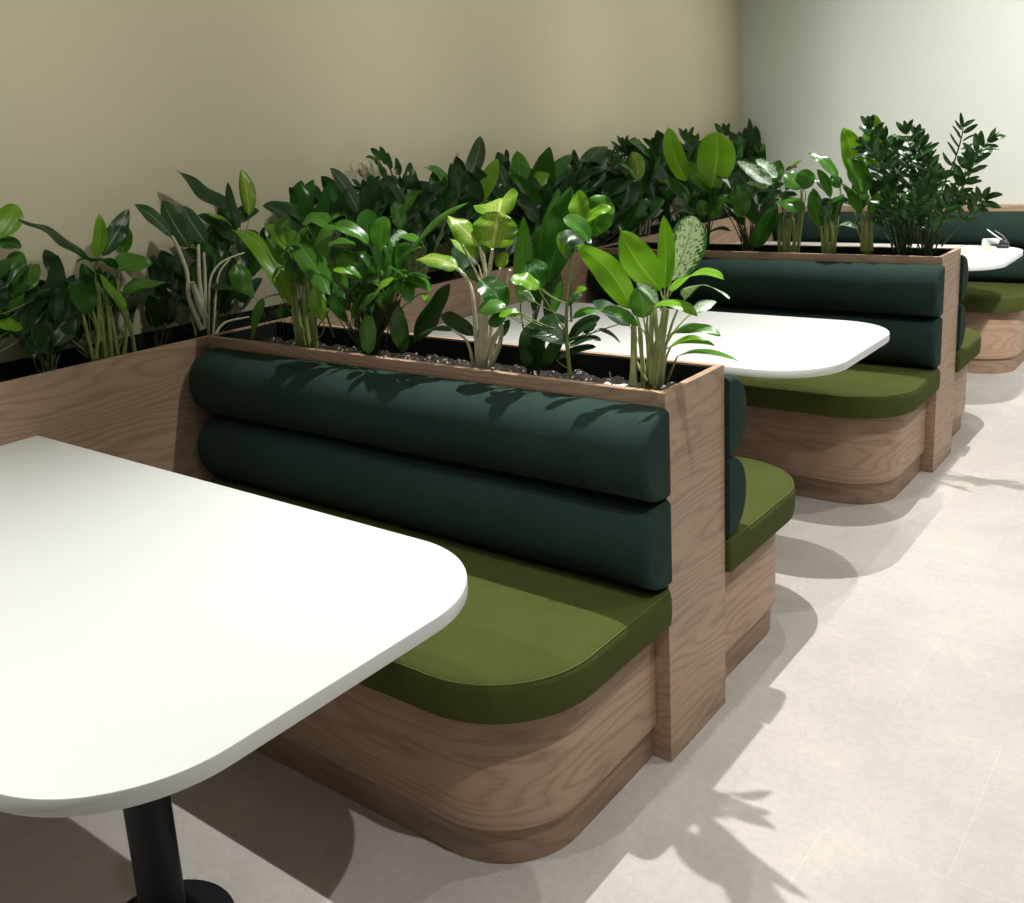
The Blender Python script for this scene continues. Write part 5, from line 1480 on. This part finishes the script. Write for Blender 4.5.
 """105 30 562 93 30 626 19 36 -93 7 3 zl0
102 30 554 72 30 597 13 19 -97 13 3 zl0
100 30 519 63 30 576 13 35 -91 23 3 zl0
94 30 485 55 30 547 13 43 -86 28 3 zl0
87 30 452 47 30 514 13 43 -86 27 3 zl0
72 30 412 32 30 472 19 33 -92 22 3 zl0
49 30 356 20 30 429 18 38 -91 15 3 zl0
107 30 567 151 30 593 25 -12 -97 20 3 zl0
107 30 543 161 30 575 25 -11 -98 18 3 zl0
105 30 510 165 30 536 12 -12 -95 28 3 zl0
100 30 478 159 30 506 12 -10 -97 22 3 zl0
98 10 290 71 13 347 31 45 -85 27 8 zl0
98 10 290 161 -3 297 28 -21 -74 64 8 zl0
126 13 342 99 13 415 32 52 -83 19 8 zl0
126 13 342 190 20 351 30 2 -83 56 8 zl0
145 16 385 113 34 452 28 48 -75 45 8 zl0
145 16 385 201 50 411 35 5 -70 72 8 zl0
153 18 416 110 -9 468 33 69 -65 33 8 zl0
153 18 416 220 13 460 34 -32 -81 49 8 zl0
156 21 440 106 30 506 31 17 -94 31 8 zl0
156 21 440 213 63 476 33 -1 -68 74 8 zl0
166 23 463 149 46 542 29 -4 -94 34 8 zl0
166 23 463 239 51 472 32 21 -76 62 8 zl0
184 27 485 172 34 551 31 35 -92 17 8 zl0
184 27 485 244 19 484 32 -7 -74 66 8 zl0
200 29 502 228 28 560 29 -29 -95 13 8 zl0
200 29 502 262 52 525 35 16 -87 47 8 zl0
206 30 508 238 35 542 32 -55 14 49 5 zl0
50 0 198 15 -3 251 27 55 -77 32 8 zl0
50 0 198 107 2 207 29 -2 -91 41 8 zl0
69 0 243 48 1 311 31 0 -100 4 8 zl0
69 0 243 139 18 265 34 8 -87 49 8 zl0
90 0 290 52 -32 353 30 70 -70 13 8 zl0
90 0 290 161 12 322 32 5 -97 25 8 zl0
107 0 332 72 11 399 28 3 -96 26 8 zl0
107 0 332 185 -1 371 27 -19 -90 39 8 zl0
121 0 369 76 6 432 34 40 -83 39 8 zl0
121 0 369 181 20 403 34 -11 -76 64 8 zl0
132 0 402 95 8 457 34 10 -95 29 8 zl0
132 0 402 184 30 438 32 4 -80 60 8 zl0
140 0 428 130 5 490 28 57 -80 17 8 zl0
140 0 428 176 1 471 33 0 -100 3 8 zl0
143 0 437 156 0 479 31 -37 21 12 5 zl0
133 13 199 112 -11 254 32 39 -91 -10 8 zl0
133 13 199 186 -3 201 31 -21 -81 55 8 zl0
155 10 227 147 15 304 33 15 -98 11 8 zl0
155 10 227 223 12 233 29 -3 -77 63 8 zl0
173 7 249 159 -22 318 28 41 -89 -20 8 zl0
173 7 249 246 25 252 30 13 -76 64 8 zl0
190 4 266 175 -8 333 30 11 -98 -15 8 zl0
190 4 266 268 9 244 33 17 -89 43 8 zl0
204 1 277 227 -11 330 33 -15 -98 -16 8 zl0
204 1 277 274 -8 297 32 -22 -89 39 8 zl0
209 0 281 242 -7 309 32 -48 29 64 5 zl0
9 -31 245 -28 -27 287 30 29 -87 38 8 zl0
9 -31 245 54 -10 283 27 -5 -85 52 8 zl0
17 -34 289 -13 -67 339 26 42 -91 -5 8 zl0
17 -34 289 61 -12 321 32 -6 -79 61 8 zl0
26 -38 325 -14 -73 372 27 48 -88 6 8 zl0
26 -38 325 79 -9 353 27 29 -87 40 8 zl0
33 -41 351 -4 -69 410 31 38 -91 -16 8 zl0
33 -41 351 86 -28 391 29 -14 -87 47 8 zl0
39 -45 366 11 -81 423 32 62 -77 -15 8 zl0
39 -45 366 108 -58 387 28 -20 -97 12 8 zl0
43 -49 374 40 -73 435 26 25 -91 -34 8 zl0
43 -49 374 93 -69 402 32 -21 -94 -27 8 zl0
45 -50 376 62 -64 412 29 -39 45 36 5 zl0
-23 7 266 -68 -15 300 28 54 -78 32 8 zl0
-23 7 266 13 18 305 31 -1 -96 27 8 zl0
-21 9 302 -60 -1 351 28 67 -62 41 8 zl0
-21 9 302 30 18 344 27 -15 -91 38 8 zl0
-18 11 330 -59 20 387 27 18 -93 32 8 zl0
-18 11 330 37 13 363 25 -22 -85 48 8 zl0
-16 13 356 -53 -14 412 31 43 -90 9 8 zl0
-16 13 356 44 28 406 26 -20 -85 49 8 zl0
-17 15 384 -78 0 434 31 46 -83 31 8 zl0
-17 15 384 30 32 425 25 0 -92 39 8 zl0
-20 17 411 -84 17 441 27 31 -67 68 8 zl0
-20 17 411 22 31 461 31 -16 -91 38 8 zl0
-23 19 434 -56 21 487 26 43 -85 29 8 zl0
-23 19 434 -12 35 484 28 34 -91 24 8 zl0
-24 20 441 -29 24 483 28 3 13 -1 5 zl0
53 -41 188 25 -51 235 25 28 -96 -3 8 zl0
53 -41 188 110 -27 209 31 0 -84 55 8 zl0
64 -44 221 18 -53 272 30 33 -93 15 8 zl0
64 -44 221 131 -37 252 28 0 -97 24 8 zl0
74 -48 249 37 -66 306 26 32 -94 -9 8 zl0
74 -48 249 137 -42 277 27 -16 -83 53 8 zl0
85 -51 269 73 -81 339 29 41 -87 -26 8 zl0
85 -51 269 158 -69 282 27 -29 -77 56 8 zl0
98 -55 281 108 -57 355 29 -16 -99 2 8 zl0
98 -55 281 166 -59 266 28 1 -95 33 8 zl0
110 -59 288 144 -71 336 27 -58 -78 22 8 zl0
110 -59 288 171 -82 293 28 -35 -92 19 8 zl0
114 -60 290 147 -70 312 29 -41 31 76 5 zl0
-35 -41 203 -82 -40 228 30 19 -88 44 8 zl0
-35 -41 203 -2 -28 243 30 10 -96 25 8 zl0
-35 -44 240 -88 -69 286 27 66 -62 42 8 zl0
-35 -44 240 27 -38 275 32 -19 -87 46 8 zl0
-32 -48 272 -75 -47 327 31 28 -92 28 8 zl0
-32 -48 272 35 -55 308 28 -16 -95 26 8 zl0
-26 -51 300 -64 -71 363 30 54 -84 7 8 zl0
-26 -51 300 40 -46 325 32 -3 -96 28 8 zl0
-13 -55 322 -35 -64 381 32 51 -86 7 8 zl0
-13 -55 322 50 -70 319 29 -13 -89 43 8 zl0
0 -59 339 19 -74 402 30 -32 -94 -13 8 zl0
0 -59 339 50 -67 368 29 -13 -99 -6 8 zl0
4 -60 345 28 -67 378 29 -49 32 41 5 zl0
-31 -9 225 8 -48 303 37 -42 -88 -22 12 ze1
55 -57 155 23 -38 237 29 22 -93 29 11 ge1
24 39 232 89 8 296 32 -45 -89 3 14 ge1
26 37 229 -3 52 304 35 17 -95 25 11 ze1
-17 -8 237 -73 24 307 26 3 -90 43 13 ze1
-36 -47 191 10 -28 245 34 7 -96 28 13 ze1
-50 8 222 -131 44 268 34 10 -70 71 16 ge1
-25 -25 244 -78 -25 297 30 47 -74 47 14 ze1
24 -57 252 38 -71 318 34 38 -89 -26 10 ze1
-31 -51 253 -91 -15 317 31 22 -75 63 14 ze1
29 -60 150 69 -65 226 30 3 -100 -9 11 ge1
-60 -14 211 -95 -51 293 31 51 -85 -16 12 ze1
20 -18 218 73 -20 266 37 -29 -92 28 14 ze1
15 -27 151 -46 -15 188 29 24 -73 64 16 ze1
-64 -8 207 -30 -27 262 40 -20 -96 -21 12 ze1
-1 28 227 -23 -2 301 39 53 -83 -18 11 ze1""",
 [[[[-3,0,66],[39,10,312],[77,20,418],[101,30,522],[104,40,568]],45,21,"d"],[[[7,0,62],[29,3,127],[61,7,212],[94,10,284],[129,13,349],[150,17,399],[155,20,433],[165,23,462],[188,27,489],[206,30,508]],38,16,"d"],[[[-3,0,62],[9,0,95],[27,0,142],[47,0,191],[68,0,240],[91,0,292],[110,0,339],[124,0,379],[135,0,413],[143,0,437]],38,16,"d"],[[[46,20,85],[68,18,114],[99,16,154],[126,13,190],[146,11,214],[161,9,234],[175,7,251],[188,4,264],[200,2,274],[209,0,281]],37,16,"d"],[[[-2,-20,65],[0,-23,111],[3,-26,176],[7,-30,234],[14,-33,278],[23,-37,314],[31,-40,343],[37,-44,361],[41,-47,371],[45,-50,376]],37,16,"d"],[[[-13,0,62],[-16,2,116],[-20,4,193],[-23,7,258],[-21,9,300],[-17,11,331],[-15,13,360],[-17,16,392],[-21,18,421],[-24,20,441]],38,16,"d"],[[[8,-30,66],[19,-33,97],[36,-36,141],[51,-40,181],[62,-43,213],[71,-47,241],[81,-50,263],[93,-54,277],[105,-57,285],[114,-60,290]],37,16,"d"],[[[-12,-30,66],[-19,-33,100],[-28,-36,149],[-34,-40,194],[-35,-43,230],[-34,-47,263],[-29,-50,291],[-19,-54,314],[-6,-57,332],[4,-60,345]],37,16,"d"],[[[-66,0,58],[-84,0,162],[-101,0,259]],28,21,"d"],[[[-40,0,59],[-50,0,162],[-61,0,259]],28,21,"d"],[[[-20,0,60],[-25,0,163],[-31,0,259]],28,21,"d"],[[[-3,0,60],[-5,0,163],[-6,0,259]],28,21,"d"],[[[13,0,60],[16,0,163],[18,0,259]],28,21,"d"],[[[30,0,61],[36,0,163],[42,0,259]],28,21,"d"]]),
]

# ------------------------------------------------------------------ plants
def leaf_mat(name, base, rib, ribw, vein, rough, veinamt=.25, patch=None, patchamt=0, pscale=60, trans=.30, var=.25):
    """base colour, rib = midrib colour, vein = lighter side veins, patch = variegation colour"""
    m, nt, b = mat(name)
    tc = N(nt, 'ShaderNodeTexCoord'); sep = N(nt, 'ShaderNodeSeparateXYZ'); L(nt, tc.outputs['UV'], sep.inputs[0])
    u, v = sep.outputs[0], sep.outputs[1]
    au = math_(nt, 'ABSOLUTE', math_(nt, 'MULTIPLY_ADD', u, 2.0, -1.0))
    n1 = noise(nt, tc.outputs['Object'], 14, 2)
    col = mix(nt, n1, tuple(c * (1 - var) for c in base), tuple(c * (1 + var) for c in base))
    ph = math_(nt, 'SUBTRACT', math_(nt, 'MULTIPLY', v, 80.0), math_(nt, 'MULTIPLY', au, 26.0))
    sv = math_(nt, 'POWER', math_(nt, 'MULTIPLY_ADD', math_(nt, 'SINE', ph), .5, .5), 4.0)
    if patch:
        pn = noise(nt, mapped(nt, 'UV', (7, 9, 1)), pscale / 20.0, 5, .62)
        pf = math_(nt, 'ADD', math_(nt, 'MULTIPLY', sv, .12), pn)
        pf = math_(nt, 'SUBTRACT', pf, math_(nt, 'MULTIPLY', math_(nt, 'POWER', au, 4.0), .35))
        mr = N(nt, 'ShaderNodeMapRange'); mr.inputs[1].default_value = .62 - patchamt * .3; mr.inputs[2].default_value = .74 - patchamt * .3
        L(nt, pf, mr.inputs[0]); col = mix(nt, mr.outputs[0], col, patch)
    else:
        col = mix(nt, math_(nt, 'MULTIPLY', sv, veinamt), col, vein)
    mr = N(nt, 'ShaderNodeMapRange'); mr.inputs[1].default_value = ribw * 1.5; mr.inputs[2].default_value = ribw * .5
    L(nt, math_(nt, 'ADD', au, math_(nt, 'MULTIPLY', v, ribw * .7)), mr.inputs[0])
    col = mix(nt, mr.outputs[0], col, rib)
    L(nt, col, b.inputs['Base Color']); b.inputs['Roughness'].default_value = rough; b.inputs['Specular IOR Level'].default_value = .5
    h = math_(nt, 'ADD', math_(nt, 'MULTIPLY', sv, .5), mr.outputs[0])
    bump(nt, b, h, .13, .0015)
    tr = N(nt, 'ShaderNodeBsdfTranslucent'); L(nt, mix(nt, 1.0, col, (1.0, 1.1, .5), 'MULTIPLY'), tr.inputs['Color'])
    ms = N(nt, 'ShaderNodeMixShader'); ms.inputs[0].default_value = trans
    L(nt, b.outputs[0], ms.inputs[1]); L(nt, tr.outputs[0], ms.inputs[2])
    L(nt, ms.outputs[0], nt.nodes['Material Output'].inputs['Surface'])
    return m
LEAF = {
    'l': leaf_mat('lime leaf', (.165, .37, .016), (.36, .54, .09), .05, (.18, .37, .03), .32, veinamt=.18, trans=.38),
    'm': leaf_mat('green leaf', (.062, .20, .016), (.16, .32, .06), .045, (.09, .25, .03), .27, veinamt=.18),
    'g': leaf_mat('deep green leaf', (.027, .115, .012), (.06, .18, .03), .04, (.036, .13, .018), .24, veinamt=.2),
    'd': leaf_mat('dark leaf', (.018, .056, .014), (.035, .085, .026), .04, (.026, .075, .020), .32),
    'z': leaf_mat('small dark leaflet', (.026, .085, .018), (.05, .13, .03), .05, (.04, .11, .028), .24, trans=.15),
    't': leaf_mat('yellow mottled leaf', (.13, .30, .016), (.62, .66, .26), .09, (.3, .4, .1), .36, trans=.42, patch=(.52, .64, .12), patchamt=.46, pscale=80),
    'v': leaf_mat('silver flecked leaf', (.045, .15, .045), (.12, .26, .09), .04, (.1, .2, .1), .36, patch=(.55, .66, .50), patchamt=.78, pscale=30),
    'k': leaf_mat('pale ribbed dark leaf', (.028, .075, .026), (.30, .38, .22), .06, (.10, .17, .09), .34, veinamt=.6),
}
KEYS = list(LEAF)
STEM = {'s': plain('lime stalk', (.20, .26, .075), .45, .4, var=.25), 'p': plain('cream stalk', (.56, .53, .37), .5, .4, var=.25),
        'q': plain('pale lime stalk', (.42, .46, .20), .45, .4, var=.2),
        'd': plain('dark stalk', (.045, .075, .028), .45, .4, var=.25), 'b': plain('brown stalk', (.22, .17, .10), .6, .3, var=.25)}

def width(shape, t):
    if shape == 'o': return (max(0, 4 * t * (1 - t))) ** .52 * (1 - .06 * math.sin(PI * t)) if t < .985 else .12
    if shape == 'l': return min(1, 1.9 * (max(0, t) ** .5) * (max(0, 1 - t) ** .7))
    if shape == 's': return min(1, .35 + 3 * t) * (1 - t ** 5)
    return min(1, 1.96 * (max(0, t) ** .58) * (max(0, 1 - t) ** .80) + .02 * (1 - t))
def add_leaf(s, mi, B, T, w, n, arch, kind, shape, rnd):
    B, T, n = Vector(B), Vector(T), Vector(n)
    d = T - B; ln = d.length
    upv = n.normalized()
    c = (B + T) / 2 + (Vector((0, 0, 1)) * .75 + upv * .25) * arch * ln * 1.3
    big = w > .022
    NT, NU = (14, 4) if big else (8, 2)
    fold = rnd.uniform(.10, .30) if shape != 'l' else .22
    wav = rnd.uniform(.03, .13); ph = rnd.uniform(0, 6); tw = rnd.uniform(-.5, .5); curl = rnd.uniform(-.08, .28); fq = rnd.uniform(8, 14)
    sway = rnd.uniform(-.07, .07) * ln; skew = rnd.uniform(-.10, .10)
    i0 = len(s.v); W2 = w / 2
    for k in range(NT + 1):
        t = k / NT
        p = B * (1 - t) ** 2 + c * 2 * t * (1 - t) + T * t * t
        tg = ((c - B) * (1 - t) + (T - c) * t).normalized()
        sd = tg.cross(upv)
        if sd.length < .1: sd = tg.cross(Vector((.3, .5, .8)))
        sd.normalize(); nn = sd.cross(tg)
        a = tw * t; sd2 = sd * math.cos(a) + nn * math.sin(a); nn = sd2.cross(tg); p = p + sd * sway * math.sin(PI * t)
        ww = W2 * width(shape, t)
        for j in range(-NU, NU + 1):
            u = j / NU
            z = fold * abs(u) * ww - curl * u * u * ww * 1.4 + wav * W2 * abs(u) * math.sin(t * fq + ph + (1.7 if u > 0 else 0))
            s.v.append(tuple(p + sd2 * u * ww * (1 - .08 * fold + skew * u) + nn * z))
    m = 2 * NU + 1
    for k in range(NT):
        for j in range(m - 1):
            a = i0 + k * m + j
            s.face((a, a + 1, a + m + 1, a + m), [(j / (m - 1), k / NT), ((j + 1) / (m - 1), k / NT), ((j + 1) / (m - 1), (k + 1) / NT), (j / (m - 1), (k + 1) / NT)])
            s.mi.append(mi)
def make_plant(label, group, root, pet, petmat, leaves, stems, idx):
    rnd = random.Random(idx * 7 + 3)
    t = thing('potted_plant', label, 'plant', root, group)
    fo = MB(); fo.mi = []; st = MB(); smats = sorted({petmat} | {x[3] for x in stems}); smi = []
    used = []
    for row in leaves.strip().split('\n'):
        q = row.split(); vals = [float(x) for x in q[:11]]; code = q[11]
        B = Vector(vals[0:3]) / 1000; T = Vector(vals[3:6]) / 1000; w = vals[6] / 1000; n = Vector(vals[7:10]) / 100; arch = vals[10] / 100
        if code[0] not in used: used.append(code[0])
        add_leaf(fo, used.index(code[0]), B, T, w, n, arch, code[0], code[1], rnd)
        if code[2] == '1':
            r0 = Vector((rnd.uniform(-.016, .016), rnd.uniform(-.016, .016), -.004))
            bl = (T - B) / 1 + Vector((0, 0, 1)) * arch * (T - B).length * 2
            c1 = r0 + Vector((B.x * .25, B.y * .25, max(B.z, .02) * .6)); c2 = B - bl.normalized() * min(.06, B.length * .35)
            if B.z < .02: c1 = r0 + Vector((0, 0, .02))
            pts = []
            for k in range(9):
                f = k / 8; pts.append(r0 * (1 - f) ** 3 + c1 * 3 * f * (1 - f) ** 2 + c2 * 3 * f * f * (1 - f) + B * f ** 3)
            f0 = len(st.f); st.tube(pts, [pet * 1e-4 * (1 - .55 * k / 8) for k in range(9)], 6, False); smi += [smats.index(petmat)] * (len(st.f) - f0)
    for pts, r0, r1, mk in stems:
        P_ = [Vector(p) / 1000 for p in pts]
        m = len(P_); out = []
        for k in range((m - 1) * 4 + 1):
            qf = k / 4; i = min(int(qf), m - 2); f = qf - i
            a, b_, c_, d_ = P_[max(i - 1, 0)], P_[i], P_[i + 1], P_[min(i + 2, m - 1)]
            out.append(.5 * (2 * b_ + (c_ - a) * f + (2 * a - 5 * b_ + 4 * c_ - d_) * f * f + (-a + 3 * b_ - 3 * c_ + d_) * f ** 3))
        f0 = len(st.f); st.tube(out, [(r0 + (r1 - r0) * k / (len(out) - 1)) / 1e4 for k in range(len(out))], 8, True); smi += [smats.index(mk)] * (len(st.f) - f0)
    o = fo.build('foliage', LEAF[used[0]], t)
    for k in used[1:]: o.data.materials.append(LEAF[k])
    o.data.polygons.foreach_set('material_index', fo.mi)
    if st.f:
        o = st.build('stalks', STEM[smats[0]], t)
        for k in smats[1:]: o.data.materials.append(STEM[k])
        o.data.polygons.foreach_set('material_index', smi)
for i, pl in enumerate(PLANTS): make_plant(*pl, i)

# ------------------------------------------------------------------ small things
s = MB().tube([(0, 0, -.03), (-.004, .002, .03), (-.010, .003, .058)], .0019, 6)
o = s.build('plant_stake', plain('grey plastic stake', (.42, .43, .43), .5)); o.location = (-.205, .12, SOILZ + .006)
tag(o, 'thin grey stake stuck in the soil by the lime-green plant', 'stake')
s = MB(); 
for i in range(6):
    for j in range(3): s.v.append((-.03 + .012 * i, -.010 + .010 * j, .016 + .003 * math.sin(i * 1.3 + j)))
for i in range(5):
    for j in range(2): a = i * 3 + j; s.face((a, a + 3, a + 4, a + 1))
o = s.build('plant_tag', plain('white plastic tag', (.75, .76, .76), .4)); o.location = (-.225, .165, SOILZ + .004)
sm = o.modifiers.new('thick', 'SOLIDIFY'); sm.thickness = .0015
tag(o, 'white plastic tag lying on the soil beside the grey stake', 'tag')
# papers and gadget on the far table, table top at z = .75
ZT = .7502
def sheet_mat(name, cols, seed):
    m, nt, b = mat(name)
    tc = N(nt, 'ShaderNodeTexCoord'); br = N(nt, 'ShaderNodeTexVoronoi'); br.inputs['Scale'].default_value = 5.5; br.distance = 'CHEBYCHEV'
    mp = N(nt, 'ShaderNodeMapping'); mp.inputs['Location'].default_value = (seed, seed * .7, 0); L(nt, tc.outputs['UV'], mp.inputs[0]); L(nt, mp.outputs[0], br.inputs['Vector'])
    sp = N(nt, 'ShaderNodeSeparateColor'); L(nt, br.outputs['Color'], sp.inputs[0])
    r = ramp(nt, cols); r.color_ramp.interpolation = 'CONSTANT'; L(nt, sp.outputs[0], r.inputs[0]); L(nt, r.outputs[0], b.inputs['Base Color'])
    b.inputs['Roughness'].default_value = .45
    return m
def booklet(name, label, x, y, z, a, w, d, h, cover, cat):
    t = thing(name, label, cat, (x, y, z)); t.rotation_euler.z = a
    s = MB(); n = 10
    for k in range(n + 1):
        u = k / n; xx = (u - .5) * w; zz = h * (.55 + .45 * math.sin(PI * u) ** .6) + .002 * math.sin(u * 9)
        s.v += [(xx, -d / 2, 0), (xx, d / 2, 0), (xx, -d / 2, zz), (xx, d / 2, zz)]
    for k in range(n):
        a_ = k * 4; u0, u1 = k / n, (k + 1) / n
        s.face((a_ + 2, a_ + 6, a_ + 7, a_ + 3), [(u0, 0), (u1, 0), (u1, 1), (u0, 1)])
        s.face((a_, a_ + 4, a_ + 6, a_ + 2), None, False); s.face((a_ + 1, a_ + 3, a_ + 7, a_ + 5), None, False); s.face((a_, a_ + 1, a_ + 5, a_ + 4), None, False)
    e = n * 4; s.face((0, 2, 3, 1), None, False); s.face((e, e + 1, e + 3, e + 2), None, False)
    s.build('cover', cover, t)
    p = MB()
    for k in range(3): p.box(-w / 2 + .004, w / 2 - .003 - .002 * k, -d / 2 - .003 - .0012 * k, -d / 2, h * .12 * (k + .3), h * .12 * (k + .3) + .0012)
    p.build('pages', plain(name + ' page edges', (.70, .68, .62), .7), t)
PRINT = sheet_mat('printed cover', [(0, (.75, .72, .66)), (.42, (.68, .55, .42)), (.56, (.72, .36, .13)), (.66, (.78, .74, .68)), (.82, (.30, .24, .20)), (.9, (.8, .78, .74))], 2.3)
GREY = sheet_mat('printed leaflet', [(0, (.74, .73, .69)), (.5, (.55, .53, .49)), (.68, (.30, .28, .26)), (.78, (.76, .74, .70))], 6.1)
booklet('booklet', 'open printed booklet with orange patch lying on the far white table', -.185, 3.83, ZT, .25, .20, .26, .014, PRINT, 'booklet')
booklet('leaflet', 'greyish printed leaflet in front of the booklet on the far white table', -.190, 3.565, ZT, -.15, .16, .19, .008, GREY, 'leaflet')
t = thing('gadget', 'small black gadget with a thin raised arm on the far white table', 'gadget', (-.108, 4.0, ZT))
ol = rrect(-.046, .046, -.028, .028, (.010, .010, .010, .010), 6)
DK = plain('black plastic', (.016, .017, .018), .35, .5)
b_ = MB().stack(ol, [(.002, 0), (0, .003), (0, .012), (.004, .018), (.012, .021)]); b_.build('body', DK, t)
w_ = MB(); ol2 = rrect(-.004, .044, -.020, .020, (.006, .006, .006, .006), 6); w_.stack(ol2, [(0, .019), (.002, .030), (.008, .042), (.015, .046)]); w_.build('head', DK, t)
MB().tube([(.012, 0, .040), (-.02, .002, .062), (-.068, .006, .098)], [.006, .0045, .004], 8).build('arm', plain('grey metal', (.25, .26, .26), .35, .5, .6), t)
MB().tube([(.034, .0, .036), (.010, .0, .066), (-.030, .001, .094)], [.005, .004, .003], 8).build('arm', DK, t)
t = thing('paper_packet', 'small white packet leaning behind the black gadget on the far table', 'packet', (-.165, 4.065, ZT)); t.rotation_euler.z = .3
s = MB(); s.stack(rrect(-.045, .045, -.016, .016, (.004, .004, .004, .004), 4), [(.001, 0), (0, .002), (.001, .030), (.005, .040), (.012, .042)])
s.build('packet_body', plain('white paper', (.72, .73, .72), .6, .3, var=.06), t)
s = MB(); s.box(-.034, .034, -.0172, -.0164, .010, .026); s.build('flap', plain('pale grey paper', (.58, .59, .58), .6), t)
K1 = 245; K2 = 92; KW = .05; KWALL = 88; KFAR = 420

# ------------------------------------------------------------------ light
def spot(x, y, w, size=140, col=(1, .985, .950), r=.012):
    l = bpy.data.lights.new('ceiling_or_fill_spot', 'SPOT'); l.energy = w; l.color = col
    l.spot_size = math.radians(size); l.spot_blend = .9; l.shadow_soft_size = r
    o = bpy.data.objects.new('ceiling_or_fill_spot', l); C.objects.link(o); o.location = (x, y, 2.75); return o
def aim(x, y, to, w, size):
    o = spot(x, y, w, size, (1, .98, .935), .06)
    o.rotation_euler = (Vector(to) - Vector(o.location)).to_track_quat('-Z', 'Y').to_euler(); o.data.spot_blend = 1
for k in range(2): spot((-.25, -.10)[k], .38 + P * k, K1 * (1, .9)[k], 85)
for k in range(3): spot(-.05, -1.06 + P * k, K1 * .15, 90)
spot(-.80, -2.0, K1 * .66, 98)
for x, y in ((1.12, -.78), (1.35, 1.2), (1.35, 2.9)): spot(x, y, K2, 120)
for y in (-1.2, .4, 2.0, 3.6): aim(.30, y, (XW, y, 1.85), KWALL, 66)  # added fill spots that brighten the beige wall, not known fixtures
aim(1.0, 2.2, (.1, YF, 1.2), KFAR, 84)  # fill spot added only to lift the far wall, no known lamp
w = bpy.data.worlds.new('world'); S.world = w; w.use_nodes = True
bg = w.node_tree.nodes['Background']; bg.inputs[0].default_value = (1, .97, .93, 1); bg.inputs[1].default_value = KW

# ------------------------------------------------------------------ camera
cd = bpy.data.cameras.new('camera'); cam = bpy.data.objects.new('camera', cd); C.objects.link(cam)
yaw, pitch, roll = -.6691, -.2261, -.0578
cy, sy, cp, sp, cr, sr = math.cos(yaw), math.sin(yaw), math.cos(pitch), math.sin(pitch), math.cos(roll), math.sin(roll)
fwd = Vector((sy * cp, cy * cp, sp)); right = Vector((cy, -sy, 0)); up = right.cross(fwd)
r2 = cr * right + sr * up; u2 = -sr * right + cr * up
cam.matrix_world = Matrix(((r2.x, u2.x, -fwd.x, .9931), (r2.y, u2.y, -fwd.y, -1.8432), (r2.z, u2.z, -fwd.z, 1.4785), (0, 0, 0, 1)))
cd.sensor_width = 36; cd.lens = 976.4954 / 1024 * 36
cd.shift_x = 15.752 / 1024; cd.shift_y = -87.729 / 1024
cd.clip_start = .05
S.camera = cam
S.view_settings.view_transform = 'Standard'; S.view_settings.look = 'None'
S.view_settings.gamma = 1; S.view_settings.exposure = 0; S.view_settings.use_curve_mapping = False
